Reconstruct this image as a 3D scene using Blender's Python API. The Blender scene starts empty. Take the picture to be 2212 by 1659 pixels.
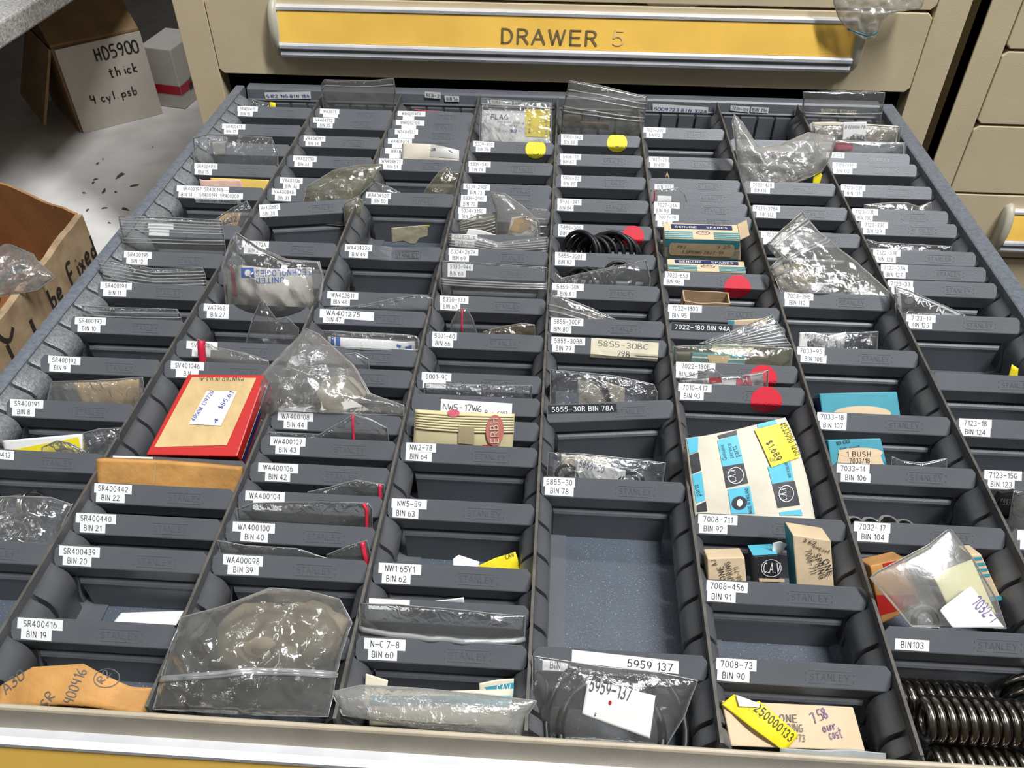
import bpy, math, random
from mathutils import Vector, Matrix, noise
from math import sin, cos, pi, radians, sqrt
random.seed(7)
S = bpy.context.scene
COL = S.collection
# ------------------------------------------------------------------ units
W = 0.079            # one drawer column
PITCH = 0.2578 * W   # slot pitch of the partitions
Y0 = -0.063 * W      # y of slot zero
ZP = 0.90            # height of the partition tops above the room floor
DEP = 0.044          # partition height
ZF = ZP - DEP        # drawer floor
# ------------------------------------------------------------------ camera, light, exposure
F_PX = 1782.416
CAM_R = Vector((0.9982918, 0.0581248, 0.0059424))
def _basis():
    yaw, pitch, roll = radians(3.33217629), radians(41.11196601), radians(0.34047978)
    f = Vector((0, cos(pitch), -sin(pitch))); u = Vector((0, sin(pitch), cos(pitch))); r = Vector((1, 0, 0))
    r, u = r * cos(roll) + u * sin(roll), -r * sin(roll) + u * cos(roll)
    Z = Matrix.Rotation(yaw, 3, 'Z')
    return Z @ r, Z @ u, Z @ f
CR, CU, CF = _basis()
CC = Vector((4.03464907 * W, 0, ZP + 4.13824133 * W))
cam = bpy.data.cameras.new('camera'); camo = bpy.data.objects.new('camera', cam); COL.objects.link(camo)
m = Matrix((CR, CU, -CF)).transposed().to_4x4(); m.translation = CC
camo.matrix_world = m
cam.sensor_width = 36; cam.lens = F_PX / 2212 * 36; cam.clip_start = 0.01
S.camera = camo
S.view_settings.view_transform = 'Standard'; S.view_settings.look = 'None'
S.view_settings.gamma = 1; S.view_settings.use_curve_mapping = False
S.view_settings.exposure = 0.39
S.cycles.transparent_max_bounces = 24
wd = bpy.data.worlds.new('room_air'); S.world = wd; wd.use_nodes = True
bg = wd.node_tree.nodes['Background']; bg.inputs[0].default_value = (0.93, 0.97, 1, 1); bg.inputs[1].default_value = 0.08
def area(name, loc, sx, sy, power, col=(1, 1, 1), aim=None):
    l = bpy.data.lights.new(name, 'AREA'); l.shape = 'RECTANGLE'; l.size = sx; l.size_y = sy; l.energy = power; l.color = col
    o = bpy.data.objects.new(name, l); COL.objects.link(o); o.location = loc
    if aim is not None:
        o.rotation_euler = (Vector(aim) - Vector(loc)).to_track_quat('-Z', 'Y').to_euler()
    return o
MID = (4 * W, 7 * W, ZP)
area('ceiling_tube_light', (4 * W + 0.98, 7 * W - 0.84, ZP + 2.98), 0.20, 1.6, 122, (0.96, 0.98, 1), MID)
area('added_highlight_light_rear', (3 * W, 15 * W, ZP + 2.3), 1.3, 0.12, 9, (0.95, 0.98, 1))  # added lamp without a known fixture, for more highlights on film and ridges
area('added_fill_light_left', (-1.3, -0.6, ZP + 2.5), 0.12, 1.3, 9, (0.95, 0.98, 1), MID)  # added fill lamp, no fixture known there
# ------------------------------------------------------------------ pixel helpers (2212 x 1659 photograph -> points on real planes)
def ray(x, y): return CR * ((x - 1106) / F_PX) - CU * ((y - 829.5) / F_PX) + CF
def atz(x, y, z):
    d = ray(x, y); return CC + d * ((z - CC.z) / d.z)
def aty(x, y, Y):
    d = ray(x, y); return CC + d * ((Y - CC.y) / d.y)
def atp(x, y, o, n):
    d = ray(x, y); return CC + d * ((o - CC).dot(n) / d.dot(n))
def proj(P):
    d = P - CC; z = d.dot(CF)
    return 1106 + F_PX * d.dot(CR) / z, 829.5 - F_PX * d.dot(CU) / z
def slot(k): return Y0 + k * PITCH
# ------------------------------------------------------------------ materials
MATS = {}
def mat(name, col, rough=0.5, metal=0.0, spec=0.5, var=0.0, vscale=20.0, bump=0.0, bscale=400.0, coat=0.0, col2=None, spots=None):
    if name in MATS: return MATS[name]
    m = bpy.data.materials.new(name); m.use_nodes = True
    nt = m.node_tree; b = nt.nodes['Principled BSDF']
    b.inputs['Base Color'].default_value = (*col, 1); b.inputs['Roughness'].default_value = rough
    b.inputs['Metallic'].default_value = metal; b.inputs['Specular IOR Level'].default_value = spec
    b.inputs['Coat Weight'].default_value = coat
    tc = nt.nodes.new('ShaderNodeTexCoord'); L = nt.links
    cur = None
    if var > 0 or col2:
        n = nt.nodes.new('ShaderNodeTexNoise'); n.inputs['Scale'].default_value = vscale; n.inputs['Detail'].default_value = 6
        L.new(tc.outputs['Object'], n.inputs['Vector'])
        mx = nt.nodes.new('ShaderNodeMix'); mx.data_type = 'RGBA'
        c2 = col2 or tuple(c * (1 - var) for c in col)
        mx.inputs[6].default_value = (*col, 1); mx.inputs[7].default_value = (*c2, 1)
        rp = nt.nodes.new('ShaderNodeMapRange'); rp.inputs[1].default_value = 0.38; rp.inputs[2].default_value = 0.66
        L.new(n.outputs['Fac'], rp.inputs[0]); L.new(rp.outputs[0], mx.inputs[0]); cur = mx.outputs[2]
    if spots:   # (scale, threshold, colour)
        n = nt.nodes.new('ShaderNodeTexNoise'); n.inputs['Scale'].default_value = spots[0]; n.inputs['Detail'].default_value = 3
        L.new(tc.outputs['Object'], n.inputs['Vector'])
        rp = nt.nodes.new('ShaderNodeMapRange'); rp.inputs[1].default_value = spots[1]; rp.inputs[2].default_value = spots[1] + 0.05
        L.new(n.outputs['Fac'], rp.inputs[0])
        mx = nt.nodes.new('ShaderNodeMix'); mx.data_type = 'RGBA'; mx.inputs[6].default_value = (*col, 1); mx.inputs[7].default_value = (*spots[2], 1)
        if cur: L.new(cur, mx.inputs[6])
        L.new(rp.outputs[0], mx.inputs[0]); cur = mx.outputs[2]
    if cur: L.new(cur, b.inputs['Base Color'])
    if bump > 0:
        n = nt.nodes.new('ShaderNodeTexNoise'); n.inputs['Scale'].default_value = bscale; n.inputs['Detail'].default_value = 3
        L.new(tc.outputs['Object'], n.inputs['Vector'])
        bp = nt.nodes.new('ShaderNodeBump'); bp.inputs['Strength'].default_value = bump; bp.inputs['Distance'].default_value = 0.001
        L.new(n.outputs['Fac'], bp.inputs['Height']); L.new(bp.outputs[0], b.inputs['Normal'])
    MATS[name] = m; return m
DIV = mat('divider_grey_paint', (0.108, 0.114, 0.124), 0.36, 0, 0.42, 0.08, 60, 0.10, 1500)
PART = mat('partition_grey_paint', (0.100, 0.102, 0.106), 0.36, 0, 0.5, 0.12, 40, 0.10, 1500)
EDGE = mat('worn_partition_edge', (0.13, 0.115, 0.098), 0.45, 0.2, 0.5, 0.4, 90)
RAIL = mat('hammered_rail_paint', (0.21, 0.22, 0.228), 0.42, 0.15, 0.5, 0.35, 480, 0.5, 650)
RAILTOP = mat('rail_top_blue_grey', (0.142, 0.156, 0.180), 0.40, 0, 0.5, 0.3, 420, 0.2, 900)
PAN = mat('drawer_floor_paint', (0.080, 0.094, 0.116), 0.42, 0, 0.5, 0.1, 60, 0.15, 900, spots=(1300, 0.635, (0.30, 0.33, 0.38)))
BEIGE = mat('beige_cabinet_paint', (0.63, 0.515, 0.33), 0.48, 0, 0.4, 0.06, 25, 0.12, 900, spots=(11, 0.735, (0.22, 0.18, 0.11)))
RIMP = mat('shaded_beige_front', (0.47, 0.40, 0.29), 0.45, 0, 0.45, 0.15, 60, 0.12, 900)  # cabinet beige made darker, shade of the front face put into the colour
DARK = mat('cabinet_inside_shade', (0.012, 0.011, 0.010), 0.7)  # near-black colour stands in for the shade inside the cabinets
ALU = mat('brushed_aluminium', (0.84, 0.84, 0.86), 0.38, 0.45, 0.5, 0.1, 60)
YELLOW = mat('amber_label_strip', (0.97, 0.585, 0.105), 0.32, 0, 0.5, 0.12, 18, coat=0.35)
CAP = mat('ivory_plastic_cap', (0.50, 0.47, 0.36), 0.42, 0, 0.5, 0.12, 40)
TAPE = mat('white_label_tape', (0.80, 0.80, 0.78), 0.38, 0, 0.5, 0.04, 60)
TAPEOLD = mat('cream_paper_label', (0.70, 0.63, 0.46), 0.6, 0, 0.3, 0.15, 60)
BLACKTAPE = mat('black_label_tape', (0.012, 0.012, 0.013), 0.4)
INK = mat('black_print_ink', (0.022, 0.022, 0.026), 0.6)
GREYINK = mat('grey_print_ink', (0.10, 0.10, 0.11), 0.6)
WHITEINK = mat('white_print_ink', (0.85, 0.85, 0.85), 0.6)
BLUEINK = mat('blue_pen_ink', (0.05, 0.06, 0.30), 0.6)
PURPLE = mat('purple_pen_ink', (0.16, 0.09, 0.25), 0.6)
MARKER = mat('black_marker_ink', (0.018, 0.014, 0.012), 0.7)
RED = mat('red_dot_paper', (0.62, 0.012, 0.03), 0.45, 0, 0.4, 0.06, 60)
YDOT = mat('yellow_dot_paper', (0.78, 0.66, 0.02), 0.5, 0, 0.4, 0.06, 60)
# ------------------------------------------------------------------ mesh helpers
def link(o, parent=None):
    COL.objects.link(o)
    if parent: o.parent = parent
    return o
def mesh(name, verts, faces, mats, parent=None, smooth=False, origin=None, fm=None, uvs=None):
    if origin is None: origin = parent['_o'] if (parent is not None and '_o' in parent) else None
    if origin is None:
        origin = Vector((0, 0, 0))
    origin = Vector(origin)
    me = bpy.data.meshes.new(name)
    me.from_pydata([tuple(Vector(v) - origin) for v in verts], [], faces)
    for mm in (mats if isinstance(mats, (list, tuple)) else [mats]): me.materials.append(mm)
    if fm: me.polygons.foreach_set('material_index', fm)
    if smooth: me.polygons.foreach_set('use_smooth', [True] * len(me.polygons))
    me.update()
    o = bpy.data.objects.new(name, me); link(o, parent)
    if parent is None: o.location = origin
    return o
def tag(o, label=None, cat=None, group=None, kind=None):
    if label: o['label'] = label
    if cat: o['category'] = cat
    if group: o['group'] = group
    if kind: o['kind'] = kind
    return o
def thing(name, label, cat, loc, group=None):
    o = bpy.data.objects.new(name, None); COL.objects.link(o); o.location = loc; o['_o'] = list(loc)
    o.empty_display_size = 0.01
    return tag(o, label, cat, group)
class MB:
    def __init__(s): s.v = []; s.f = []; s.m = []
    def add(s, vs, fs, mi=0):
        b = len(s.v); s.v += [Vector(v) for v in vs]; s.f += [tuple(i + b for i in f) for f in fs]; s.m += [mi] * len(fs)
    def box(s, a, b, mi=0):
        x0, y0, z0 = a; x1, y1, z1 = b
        s.add([(x0, y0, z0), (x1, y0, z0), (x1, y1, z0), (x0, y1, z0), (x0, y0, z1), (x1, y0, z1), (x1, y1, z1), (x0, y1, z1)],
              [(3, 2, 1, 0), (4, 5, 6, 7), (0, 1, 5, 4), (1, 2, 6, 5), (2, 3, 7, 6), (3, 0, 4, 7)], mi)
    def hexa(s, p, mi=0):   # 8 corners: bottom 4 ccw, top 4 ccw
        s.add(p, [(3, 2, 1, 0), (4, 5, 6, 7), (0, 1, 5, 4), (1, 2, 6, 5), (2, 3, 7, 6), (3, 0, 4, 7)], mi)
    def prism(s, poly, fn, mi=0, caps=True):  # poly: list of 2d; fn(p, end) -> 3d
        n = len(poly); a = [fn(p, 0) for p in poly]; b = [fn(p, 1) for p in poly]
        fs = [(i, (i + 1) % n, n + (i + 1) % n, n + i) for i in range(n)]
        if caps: fs += [tuple(range(n - 1, -1, -1)), tuple(range(n, 2 * n))]
        s.add(a + b, fs, mi)
    def tube(s, pts, r, n=8, mi=0, closed=False):
        pts = [Vector(p) for p in pts]; N = len(pts); rings = []
        up = Vector((0.13, 0.21, 1)).normalized()
        for i, p in enumerate(pts):
            t = (pts[(i + 1) % N] - pts[i - 1]) if closed else (pts[min(i + 1, N - 1)] - pts[max(i - 1, 0)])
            t.normalize(); a = up - t * up.dot(t)
            if a.length < 0.05: a = Vector((1, 0, 0)) - t * t.x
            a.normalize(); b = t.cross(a); up = a
            rings.append([p + (a * cos(2 * pi * j / n) + b * sin(2 * pi * j / n)) * r for j in range(n)])
        vs = [v for rg in rings for v in rg]; fs = []
        for i in range(N if closed else N - 1):
            k = (i + 1) % N
            for j in range(n): fs.append((i * n + j, i * n + (j + 1) % n, k * n + (j + 1) % n, k * n + j))
        if not closed: fs += [tuple(range(n - 1, -1, -1)), tuple(range((N - 1) * n, N * n))]
        s.add(vs, fs, mi)
    def build(s, name, mats, parent=None, smooth=False, origin=None):
        return mesh(name, s.v, s.f, mats, parent, smooth, origin, s.m)
def bevel(o, w=0.0005, seg=2):
    md = o.modifiers.new('edge_rounding', 'BEVEL'); md.width = w; md.segments = seg; md.limit_method = 'ANGLE'; md.angle_limit = radians(40)
    return o
# ------------------------------------------------------------------ lettering
_txt = {}
def _arc(cx, cy, rx, ry, a0, a1, n=None):
    n = n or max(4, int(abs(a1 - a0) / 18)); return [(cx + rx * cos(radians(a0 + (a1 - a0) * i / n)), cy + ry * sin(radians(a0 + (a1 - a0) * i / n))) for i in range(n + 1)]
_six = [_arc(.31, .31, .25, .31, 0, 360), _arc(.57, .42, .51, .58, 122, 180)]
# label printer capitals: strokes; 'L' strokes are straight runs, 'C' strokes are curves
PR = {'0': [('C', _arc(.31, .5, .25, .5, 0, 360))], '1': [('L', [(.14, .78), (.34, .99), (.34, 0)])], '2': [('C', _arc(.29, .72, .23, .28, 165, -38)), ('L', [(.47, .55), (.06, .0), (.56, 0)])],
      '3': [('C', _arc(.28, .75, .22, .25, 160, -90)), ('C', _arc(.28, .25, .26, .25, 90, -160))], '4': [('L', [(.45, 0), (.45, 1), (.04, .3), (.6, .3)])],
      '5': [('L', [(.52, 1), (.14, 1), (.09, .5)]), ('C', _arc(.29, .31, .26, .31, 142, -150))], '6': [('C', q) for q in _six], '7': [('L', [(.05, 1), (.56, 1), (.24, 0)])],
      '8': [('C', _arc(.3, .76, .2, .24, 0, 360)), ('C', _arc(.3, .27, .25, .27, 0, 360))], '9': [('C', [(.62 - x, 1 - y) for x, y in q]) for q in _six], '-': [('L', [(.06, .45), (.6, .45)])],
      '.': [('L', [(.08, 0), (.16, 0)])], ' ': [], '/': [('L', [(.05, 0), (.4, 1)])], '=': [('L', [(.05, .35), (.55, .35)]), ('L', [(.05, .65), (.55, .65)])], '$': [('C', _arc(.3, .73, .2, .22, 30, 270)), ('C', _arc(.3, .28, .22, .23, 90, -150)), ('L', [(.3, 1.08), (.3, -.08)])],
      'A': [('L', [(.0, 0), (.31, 1), (.62, 0)]), ('L', [(.12, .34), (.5, .34)])], 'B': [('L', [(.07, 0), (.07, 1)]), ('C', [(.07, 1), (.28, 1)] + _arc(.3, .76, .21, .24, 85, -85) + [(.28, .52), (.07, .52)]), ('C', [(.28, .52)] + _arc(.32, .26, .25, .26, 85, -85) + [(.28, 0), (.07, 0)])],
      'C': [('C', _arc(.33, .5, .28, .5, 48, 312))], 'D': [('L', [(.07, 0), (.07, 1)]), ('C', [(.07, 1), (.24, 1)] + _arc(.26, .5, .31, .5, 85, -85) + [(.24, 0), (.07, 0)])],
      'E': [('L', [(.55, 1), (.07, 1), (.07, 0), (.56, 0)]), ('L', [(.07, .52), (.5, .52)])], 'F': [('L', [(.55, 1), (.07, 1), (.07, 0)]), ('L', [(.07, .52), (.48, .52)])], 'G': [('C', _arc(.33, .5, .28, .5, 48, 312)), ('L', [(.36, .45), (.6, .45), (.6, .08)])],
      'H': [('L', [(.07, 0), (.07, 1)]), ('L', [(.57, 0), (.57, 1)]), ('L', [(.07, .52), (.57, .52)])], 'I': [('L', [(.07, 0), (.07, 1)])], 'K': [('L', [(.07, 0), (.07, 1)]), ('L', [(.56, 1), (.07, .42)]), ('L', [(.22, .6), (.58, 0)])],
      'L': [('L', [(.07, 1), (.07, 0), (.52, 0)])], 'M': [('L', [(.07, 0), (.07, 1), (.36, .1), (.65, 1), (.65, 0)])], 'N': [('L', [(.07, 0), (.07, 1), (.57, 0), (.57, 1)])], 'O': [('C', _arc(.34, .5, .29, .5, 0, 360))],
      'P': [('L', [(.07, 0), (.07, 1)]), ('C', [(.07, 1), (.28, 1)] + _arc(.3, .74, .24, .26, 85, -85) + [(.28, .48), (.07, .48)])], 'R': [('L', [(.07, 0), (.07, 1)]), ('C', [(.07, 1), (.28, 1)] + _arc(.3, .75, .24, .25, 85, -85) + [(.28, .5), (.07, .5)]), ('L', [(.32, .5), (.58, 0)])],
      'S': [('C', _arc(.3, .75, .22, .25, 28, 270) + _arc(.3, .25, .25, .25, 85, -152))], 'T': [('L', [(.0, 1), (.58, 1)]), ('L', [(.29, 1), (.29, 0)])], 'U': [('C', [(.07, 1), (.07, .35)] + _arc(.31, .31, .24, .31, 180, 360) + [(.55, .35), (.55, 1)])],
      'V': [('L', [(.0, 1), (.3, 0), (.6, 1)])], 'W': [('L', [(.0, 1), (.2, 0), (.4, .95), (.6, 0), (.8, 1)])], 'X': [('L', [(.02, 0), (.58, 1)]), ('L', [(.02, 1), (.58, 0)])], 'Y': [('L', [(.0, 1), (.3, .45), (.6, 1)]), ('L', [(.3, .45), (.3, 0)])], 'J': [('C', [(.45, 1), (.45, .3)] + _arc(.25, .25, .2, .25, 0, -170))]}
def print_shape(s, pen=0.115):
    vs = []; fs = []; x = 0.0
    for ch in s:
        w = 0.0
        for kind, pts in PR[ch]:
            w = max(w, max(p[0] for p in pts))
            P = [Vector((a + x, b)) for a, b in pts]
            if kind == 'L':
                for p, q in zip(P, P[1:]):
                    t = (q - p).normalized(); n = Vector((-t.y, t.x)) * pen * .5; e = t * pen * .42; b = len(vs)
                    vs += [tuple(p - e + n), tuple(p - e - n), tuple(q + e - n), tuple(q + e + n)]; fs.append((b, b + 1, b + 2, b + 3))
            else:
                b = len(vs); cl = (P[0] - P[-1]).length < 1e-4
                for i, p in enumerate(P):
                    t = (P[(i + 1) % len(P)] if i < len(P) - 1 else (P[1] if cl else p)) - (P[i - 1] if i else (P[-2] if cl else p)); t.normalize(); n = Vector((-t.y, t.x)) * pen * .5
                    vs += [tuple(p + n), tuple(p - n)]
                fs += [(b + 2 * i, b + 2 * i + 1, b + 2 * i + 3, b + 2 * i + 2) for i in range(len(P) - 1)]
        x += {' ': .42, '.': .34, 'I': .36}.get(ch, w + .24)
    return vs, fs, max(x - .22, .1)
def text_shape(s):
    """flat mesh of a line of print: verts (x,y) with cap height 1, faces, width"""
    if s in _txt: return _txt[s]
    if s and all(ch in PR for ch in s): _txt[s] = print_shape(s); return _txt[s]
    cu = bpy.data.curves.new('lettering', 'FONT'); cu.body = s; cu.resolution_u = 2; cu.offset = -0.012
    o = bpy.data.objects.new('lettering', cu)
    me = o.to_mesh()
    vs = [(v.co.x, v.co.y) for v in me.vertices]; fs = [tuple(p.vertices) for p in me.polygons]
    o.to_mesh_clear(); bpy.data.objects.remove(o); bpy.data.curves.remove(cu)
    if not vs: vs, fs = [(0, 0)], []
    x0 = min(v[0] for v in vs); x1 = max(v[0] for v in vs); h = max(v[1] for v in vs); 
    vs = [((v[0] - x0) / h, v[1] / h) for v in vs]
    _txt[s] = (vs, fs, (x1 - x0) / h); return _txt[s]
ST = {'0': [[(.3, 1), (.1, .85), (.05, .5), (.1, .12), (.3, 0), (.5, .12), (.55, .5), (.5, .85), (.3, 1)]], '1': [[(.15, .8), (.32, 1), (.3, 0)]],
      '2': [[(.06, .78), (.2, 1), (.45, .95), (.5, .7), (.3, .35), (.05, .02), (.58, .02)]], '3': [[(.08, .9), (.3, 1), (.5, .85), (.45, .62), (.22, .53), (.5, .42), (.55, .18), (.3, 0), (.05, .1)]],
      '4': [[(.1, 1), (.08, .5), (.55, .45)], [(.48, .95), (.42, 0)]], '5': [[(.55, 1), (.15, 1), (.1, .55), (.38, .58), (.55, .35), (.42, .05), (.08, .03)]],
      '6': [[(.48, 1), (.15, .65), (.06, .25), (.28, 0), (.52, .15), (.42, .42), (.1, .32)]], '7': [[(.05, .95), (.55, 1), (.25, 0)]],
      '8': [[(.3, .53), (.08, .75), (.3, 1), (.5, .8), (.3, .53), (.06, .25), (.3, 0), (.55, .25), (.3, .53)]], '9': [[(.5, .75), (.28, .52), (.07, .72), (.28, 1), (.5, .85), (.48, .4), (.3, 0)]],
      '-': [[(.1, .48), (.5, .48)]], '.': [[(.25, .02), (.3, .05)]], ',': [[(.3, .1), (.22, -.12)]], '$': [[(.52, .85), (.28, .95), (.1, .75), (.48, .35), (.3, .05), (.05, .18)], [(.34, 1.1), (.24, -.1)]],
      'A': [[(.02, 0), (.3, 1), (.58, 0)], [(.14, .38), (.48, .38)]], 'B': [[(.08, 0), (.08, 1), (.42, .92), (.42, .6), (.1, .53), (.52, .38), (.48, .08), (.08, 0)]],
      'C': [[(.55, .85), (.35, 1), (.08, .7), (.08, .25), (.3, 0), (.55, .15)]], 'D': [[(.08, 0), (.1, 1), (.45, .85), (.56, .45), (.4, .08), (.08, 0)]],
      'E': [[(.52, 1), (.1, 1), (.08, 0), (.55, 0)], [(.1, .52), (.45, .52)]], 'F': [[(.55, 1), (.1, .97), (.08, 0)], [(.1, .52), (.42, .55)]],
      'H': [[(.08, 1), (.06, 0)], [(.52, 1), (.5, 0)], [(.06, .5), (.52, .52)]], 'I': [[(.3, 1), (.3, 0)]], 'N': [[(.06, 0), (.08, 1), (.5, .02), (.54, 1)]],
      'R': [[(.08, 0), (.1, 1), (.5, .88), (.45, .58), (.1, .5), (.55, 0)]], 'S': [[(.52, .85), (.28, 1), (.08, .78), (.48, .35), (.3, .02), (.04, .15)]],
      'W': [[(.0, 1), (.15, 0), (.3, .7), (.45, 0), (.62, 1)]], 'L': [[(.1, 1), (.08, 0), (.52, .02)]],
      'b': [[(.1, 1), (.1, 0), (.42, .05), (.45, .4), (.12, .42)]], 'c': [[(.48, .45), (.25, .52), (.1, .25), (.28, 0), (.5, .1)]], 'e': [[(.08, .27), (.48, .32), (.35, .55), (.1, .4), (.12, .05), (.5, .05)]],
      'h': [[(.1, 1.05), (.1, 0)], [(.1, .35), (.35, .52), (.46, .3), (.45, 0)]], 'i': [[(.3, .5), (.3, 0)], [(.3, .75), (.31, .8)]], 'k': [[(.12, 1), (.1, 0)], [(.48, .55), (.12, .25), (.52, 0)]],
      'l': [[(.28, 1), (.28, 0)]], 'n': [[(.1, .5), (.1, 0)], [(.1, .35), (.35, .52), (.46, .3), (.46, 0)]], 'o': [[(.28, .52), (.08, .28), (.26, 0), (.48, .25), (.28, .52)]],
      'p': [[(.12, .5), (.08, -.4)], [(.12, .42), (.42, .5), (.46, .12), (.12, .05)]], 'r': [[(.15, .5), (.13, 0)], [(.14, .32), (.42, .52)]], 's': [[(.46, .48), (.2, .52), (.15, .32), (.42, .2), (.35, 0), (.08, .05)]],
      't': [[(.26, .95), (.25, .05), (.42, .02)], [(.05, .58), (.5, .62)]], 'u': [[(.1, .5), (.12, .05), (.4, .08), (.46, .5), (.46, 0)]], 'x': [[(.08, .5), (.5, 0)], [(.5, .55), (.08, 0)]],
      'y': [[(.08, .5), (.28, .05)], [(.5, .52), (.2, -.4)]], 'd': [[(.46, 1.05), (.45, 0)], [(.45, .4), (.15, .45), (.1, .1), (.44, .06)]], 'f': [[(.48, .95), (.25, .9), (.22, 0)], [(.05, .5), (.45, .52)]],
      'a': [[(.42, .42), (.2, .52), (.08, .22), (.24, .0), (.42, .15), (.42, .5), (.5, 0)]], ' ': []}
def hand_shape(s, pen=0.1, jit=0.04):
    """handwritten line as flat ribbons, cap height 1"""
    rnd = random.Random(s); vs = []; fs = []; x = 0.0
    for ch in s:
        for stroke in ST.get(ch, []):
            pts = []
            for i in range(len(stroke) - 1):
                p0, p1 = stroke[i], stroke[i + 1]; pm = stroke[max(i - 1, 0)]; pn = stroke[min(i + 2, len(stroke) - 1)]
                for t in (0, .33, .66):
                    q = [0.5 * (2 * p0[a] + (p1[a] - pm[a]) * t + (2 * pm[a] - 5 * p0[a] + 4 * p1[a] - pn[a]) * t * t + (3 * p0[a] - pm[a] - 3 * p1[a] + pn[a]) * t ** 3) for a in (0, 1)]
                    pts.append(q)
            pts.append(list(stroke[-1]))
            jx, jy = rnd.uniform(-jit, jit), rnd.uniform(-jit, jit)
            pts = [Vector((p[0] + x + jx, p[1] + jy)) for p in pts]
            b = len(vs)
            for i, p in enumerate(pts):
                t = pts[min(i + 1, len(pts) - 1)] - pts[max(i - 1, 0)]
                if t.length < 1e-6: t = Vector((1, 0))
                t.normalize(); nn = Vector((-t.y, t.x)) * pen * 0.5
                vs += [tuple(p + nn), tuple(p - nn)]
            fs += [(b + 2 * i, b + 2 * i + 1, b + 2 * i + 3, b + 2 * i + 2) for i in range(len(pts) - 1)]
        x += 0.36 if ch in ' .,' else (0.45 if ch in 'il1' else 0.7)
    return vs, fs, max(x - 0.1, 0.1)
def write(parent, s, O, R, U, h, m, width=None, hand=False, pen=0.1, name='lettering', centre=False):
    """lettering on a plane: O lower left corner, R/U unit vectors, h cap height"""
    vs, fs, w = hand_shape(s, pen) if hand else text_shape(s)
    if not fs: return None
    k = h if width is None else width / w
    R = Vector(R).normalized(); U = Vector(U).normalized(); O = Vector(O)
    if centre: O = O - R * (w * k / 2)
    return mesh(name, [O + R * (x * k) + U * (y * h) for x, y in vs], fs, m, parent)
# ================================================================== THE OPEN DRAWER
YF = 2.03 * W; YB = 10.30 * W        # inside of the front panel, inside of the back wall
def mmz(v): return ZP + v * 0.001
drawer = thing('drawer', 'long grey drawer pulled out of the beige cabinet and packed with small parts bins', 'drawer', (4 * W, 6 * W, ZF))
mb = MB(); mb.box((-0.10 * W, 1.95 * W, ZF - 0.0015), (8.10 * W, 10.4 * W, ZF)); mb.build('drawer_floor', PAN, drawer)
def smooth_sharp(o, a=38):
    o.data.polygons.foreach_set('use_smooth', [True] * len(o.data.polygons)); o.data.set_sharp_from_angle(angle=radians(a)); return o
def rail_mesh(side):
    """side wall with a flat top and bulging ribs between the slots; side -1 left, +1 right"""
    mb = MB()
    xo = -0.178 * W if side < 0 else 8.19 * W; xi = -0.080 * W if side < 0 else 8.035 * W
    s = -side
    top = [(xo, mmz(0)), (xi - s * .0006, mmz(0)), (xi, mmz(-.4)), (xi + s * 0.0006, mmz(-1)), (xi + s * 0.001, mmz(-6)), (xi + s * 0.001, mmz(-44)), (xo, mmz(-75))]
    if side < 0: top = top[::-1]
    mb.prism(top, lambda p, e: (p[0], 2.01 * W if e == 0 else 10.38 * W, p[1]), 0)
    return mb
def ribs(mb, x, s, y_from, y_to, mi=0, amp=1.0, start=-5.0):
    """convex ribs (pillows) on one side of a wall; s = +1/-1 direction they bulge"""
    prof = [(0.1, start), (0.5 * amp, start - 0.9), (1.5 * amp, start - 2.3), (3.2 * amp, start - 4.2), (5.0 * amp, start - 6.3), (6.3 * amp, start - 8.6), (7.0 * amp, start - 11.5), (7.2 * amp, start - 14.5), (6.9 * amp, start - 18), (5.8 * amp, start - 22), (4.2 * amp, start - 27), (3.2 * amp, start - 32), (3.0 * amp, -44)]
    k = math.ceil((y_from - Y0) / PITCH) - 1
    while True:
        a = slot(k) - 0.0044; b = slot(k + 1) - 0.0067; k += 1
        if a < y_from: a = y_from
        if b > y_to: b = y_to
        if a >= y_to: break
        if b - a < 0.006: continue
        vs = []; n = len(prof); r = 0.0008
        for (yy, sh) in ((a, 0.7), (a + r, 0.0), (b - r, 0.0), (b, 0.7)):
            vs += [(x + s * max(dx - sh, 0.05) * 0.001, yy, mmz(z)) for dx, z in prof]
        vs += [(x, a, mmz(start)), (x, a, mmz(-44)), (x, b, mmz(start)), (x, b, mmz(-44))]
        fs = []
        for j in range(3):
            for i in range(n - 1):
                q = (j * n + i, (j + 1) * n + i, (j + 1) * n + i + 1, j * n + i + 1)
                fs.append(q if s < 0 else q[::-1])
        e = 4 * n
        c0 = tuple([e] + list(range(0, n)) + [e + 1]); c1 = tuple([e + 2] + list(range(3 * n, 4 * n)) + [e + 3])
        fs.append(c0 if s < 0 else c0[::-1]); fs.append(c1[::-1] if s < 0 else c1)
        mb.add(vs, fs, mi)
for side, nm in ((-1, 'side_rail'), (1, 'side_rail')):
    mb = rail_mesh(side)
    ribs(mb, (-0.080 * W + 0.0009) if side < 0 else (8.035 * W - 0.0009), -side, 2.06 * W, 10.25 * W, 1, 1.75 if side < 0 else 1.05, -1.5 if side < 0 else -6.5)
    o = mb.build(nm, [RAILTOP, RAIL if side < 0 else DIV], drawer); smooth_sharp(o)
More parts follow.
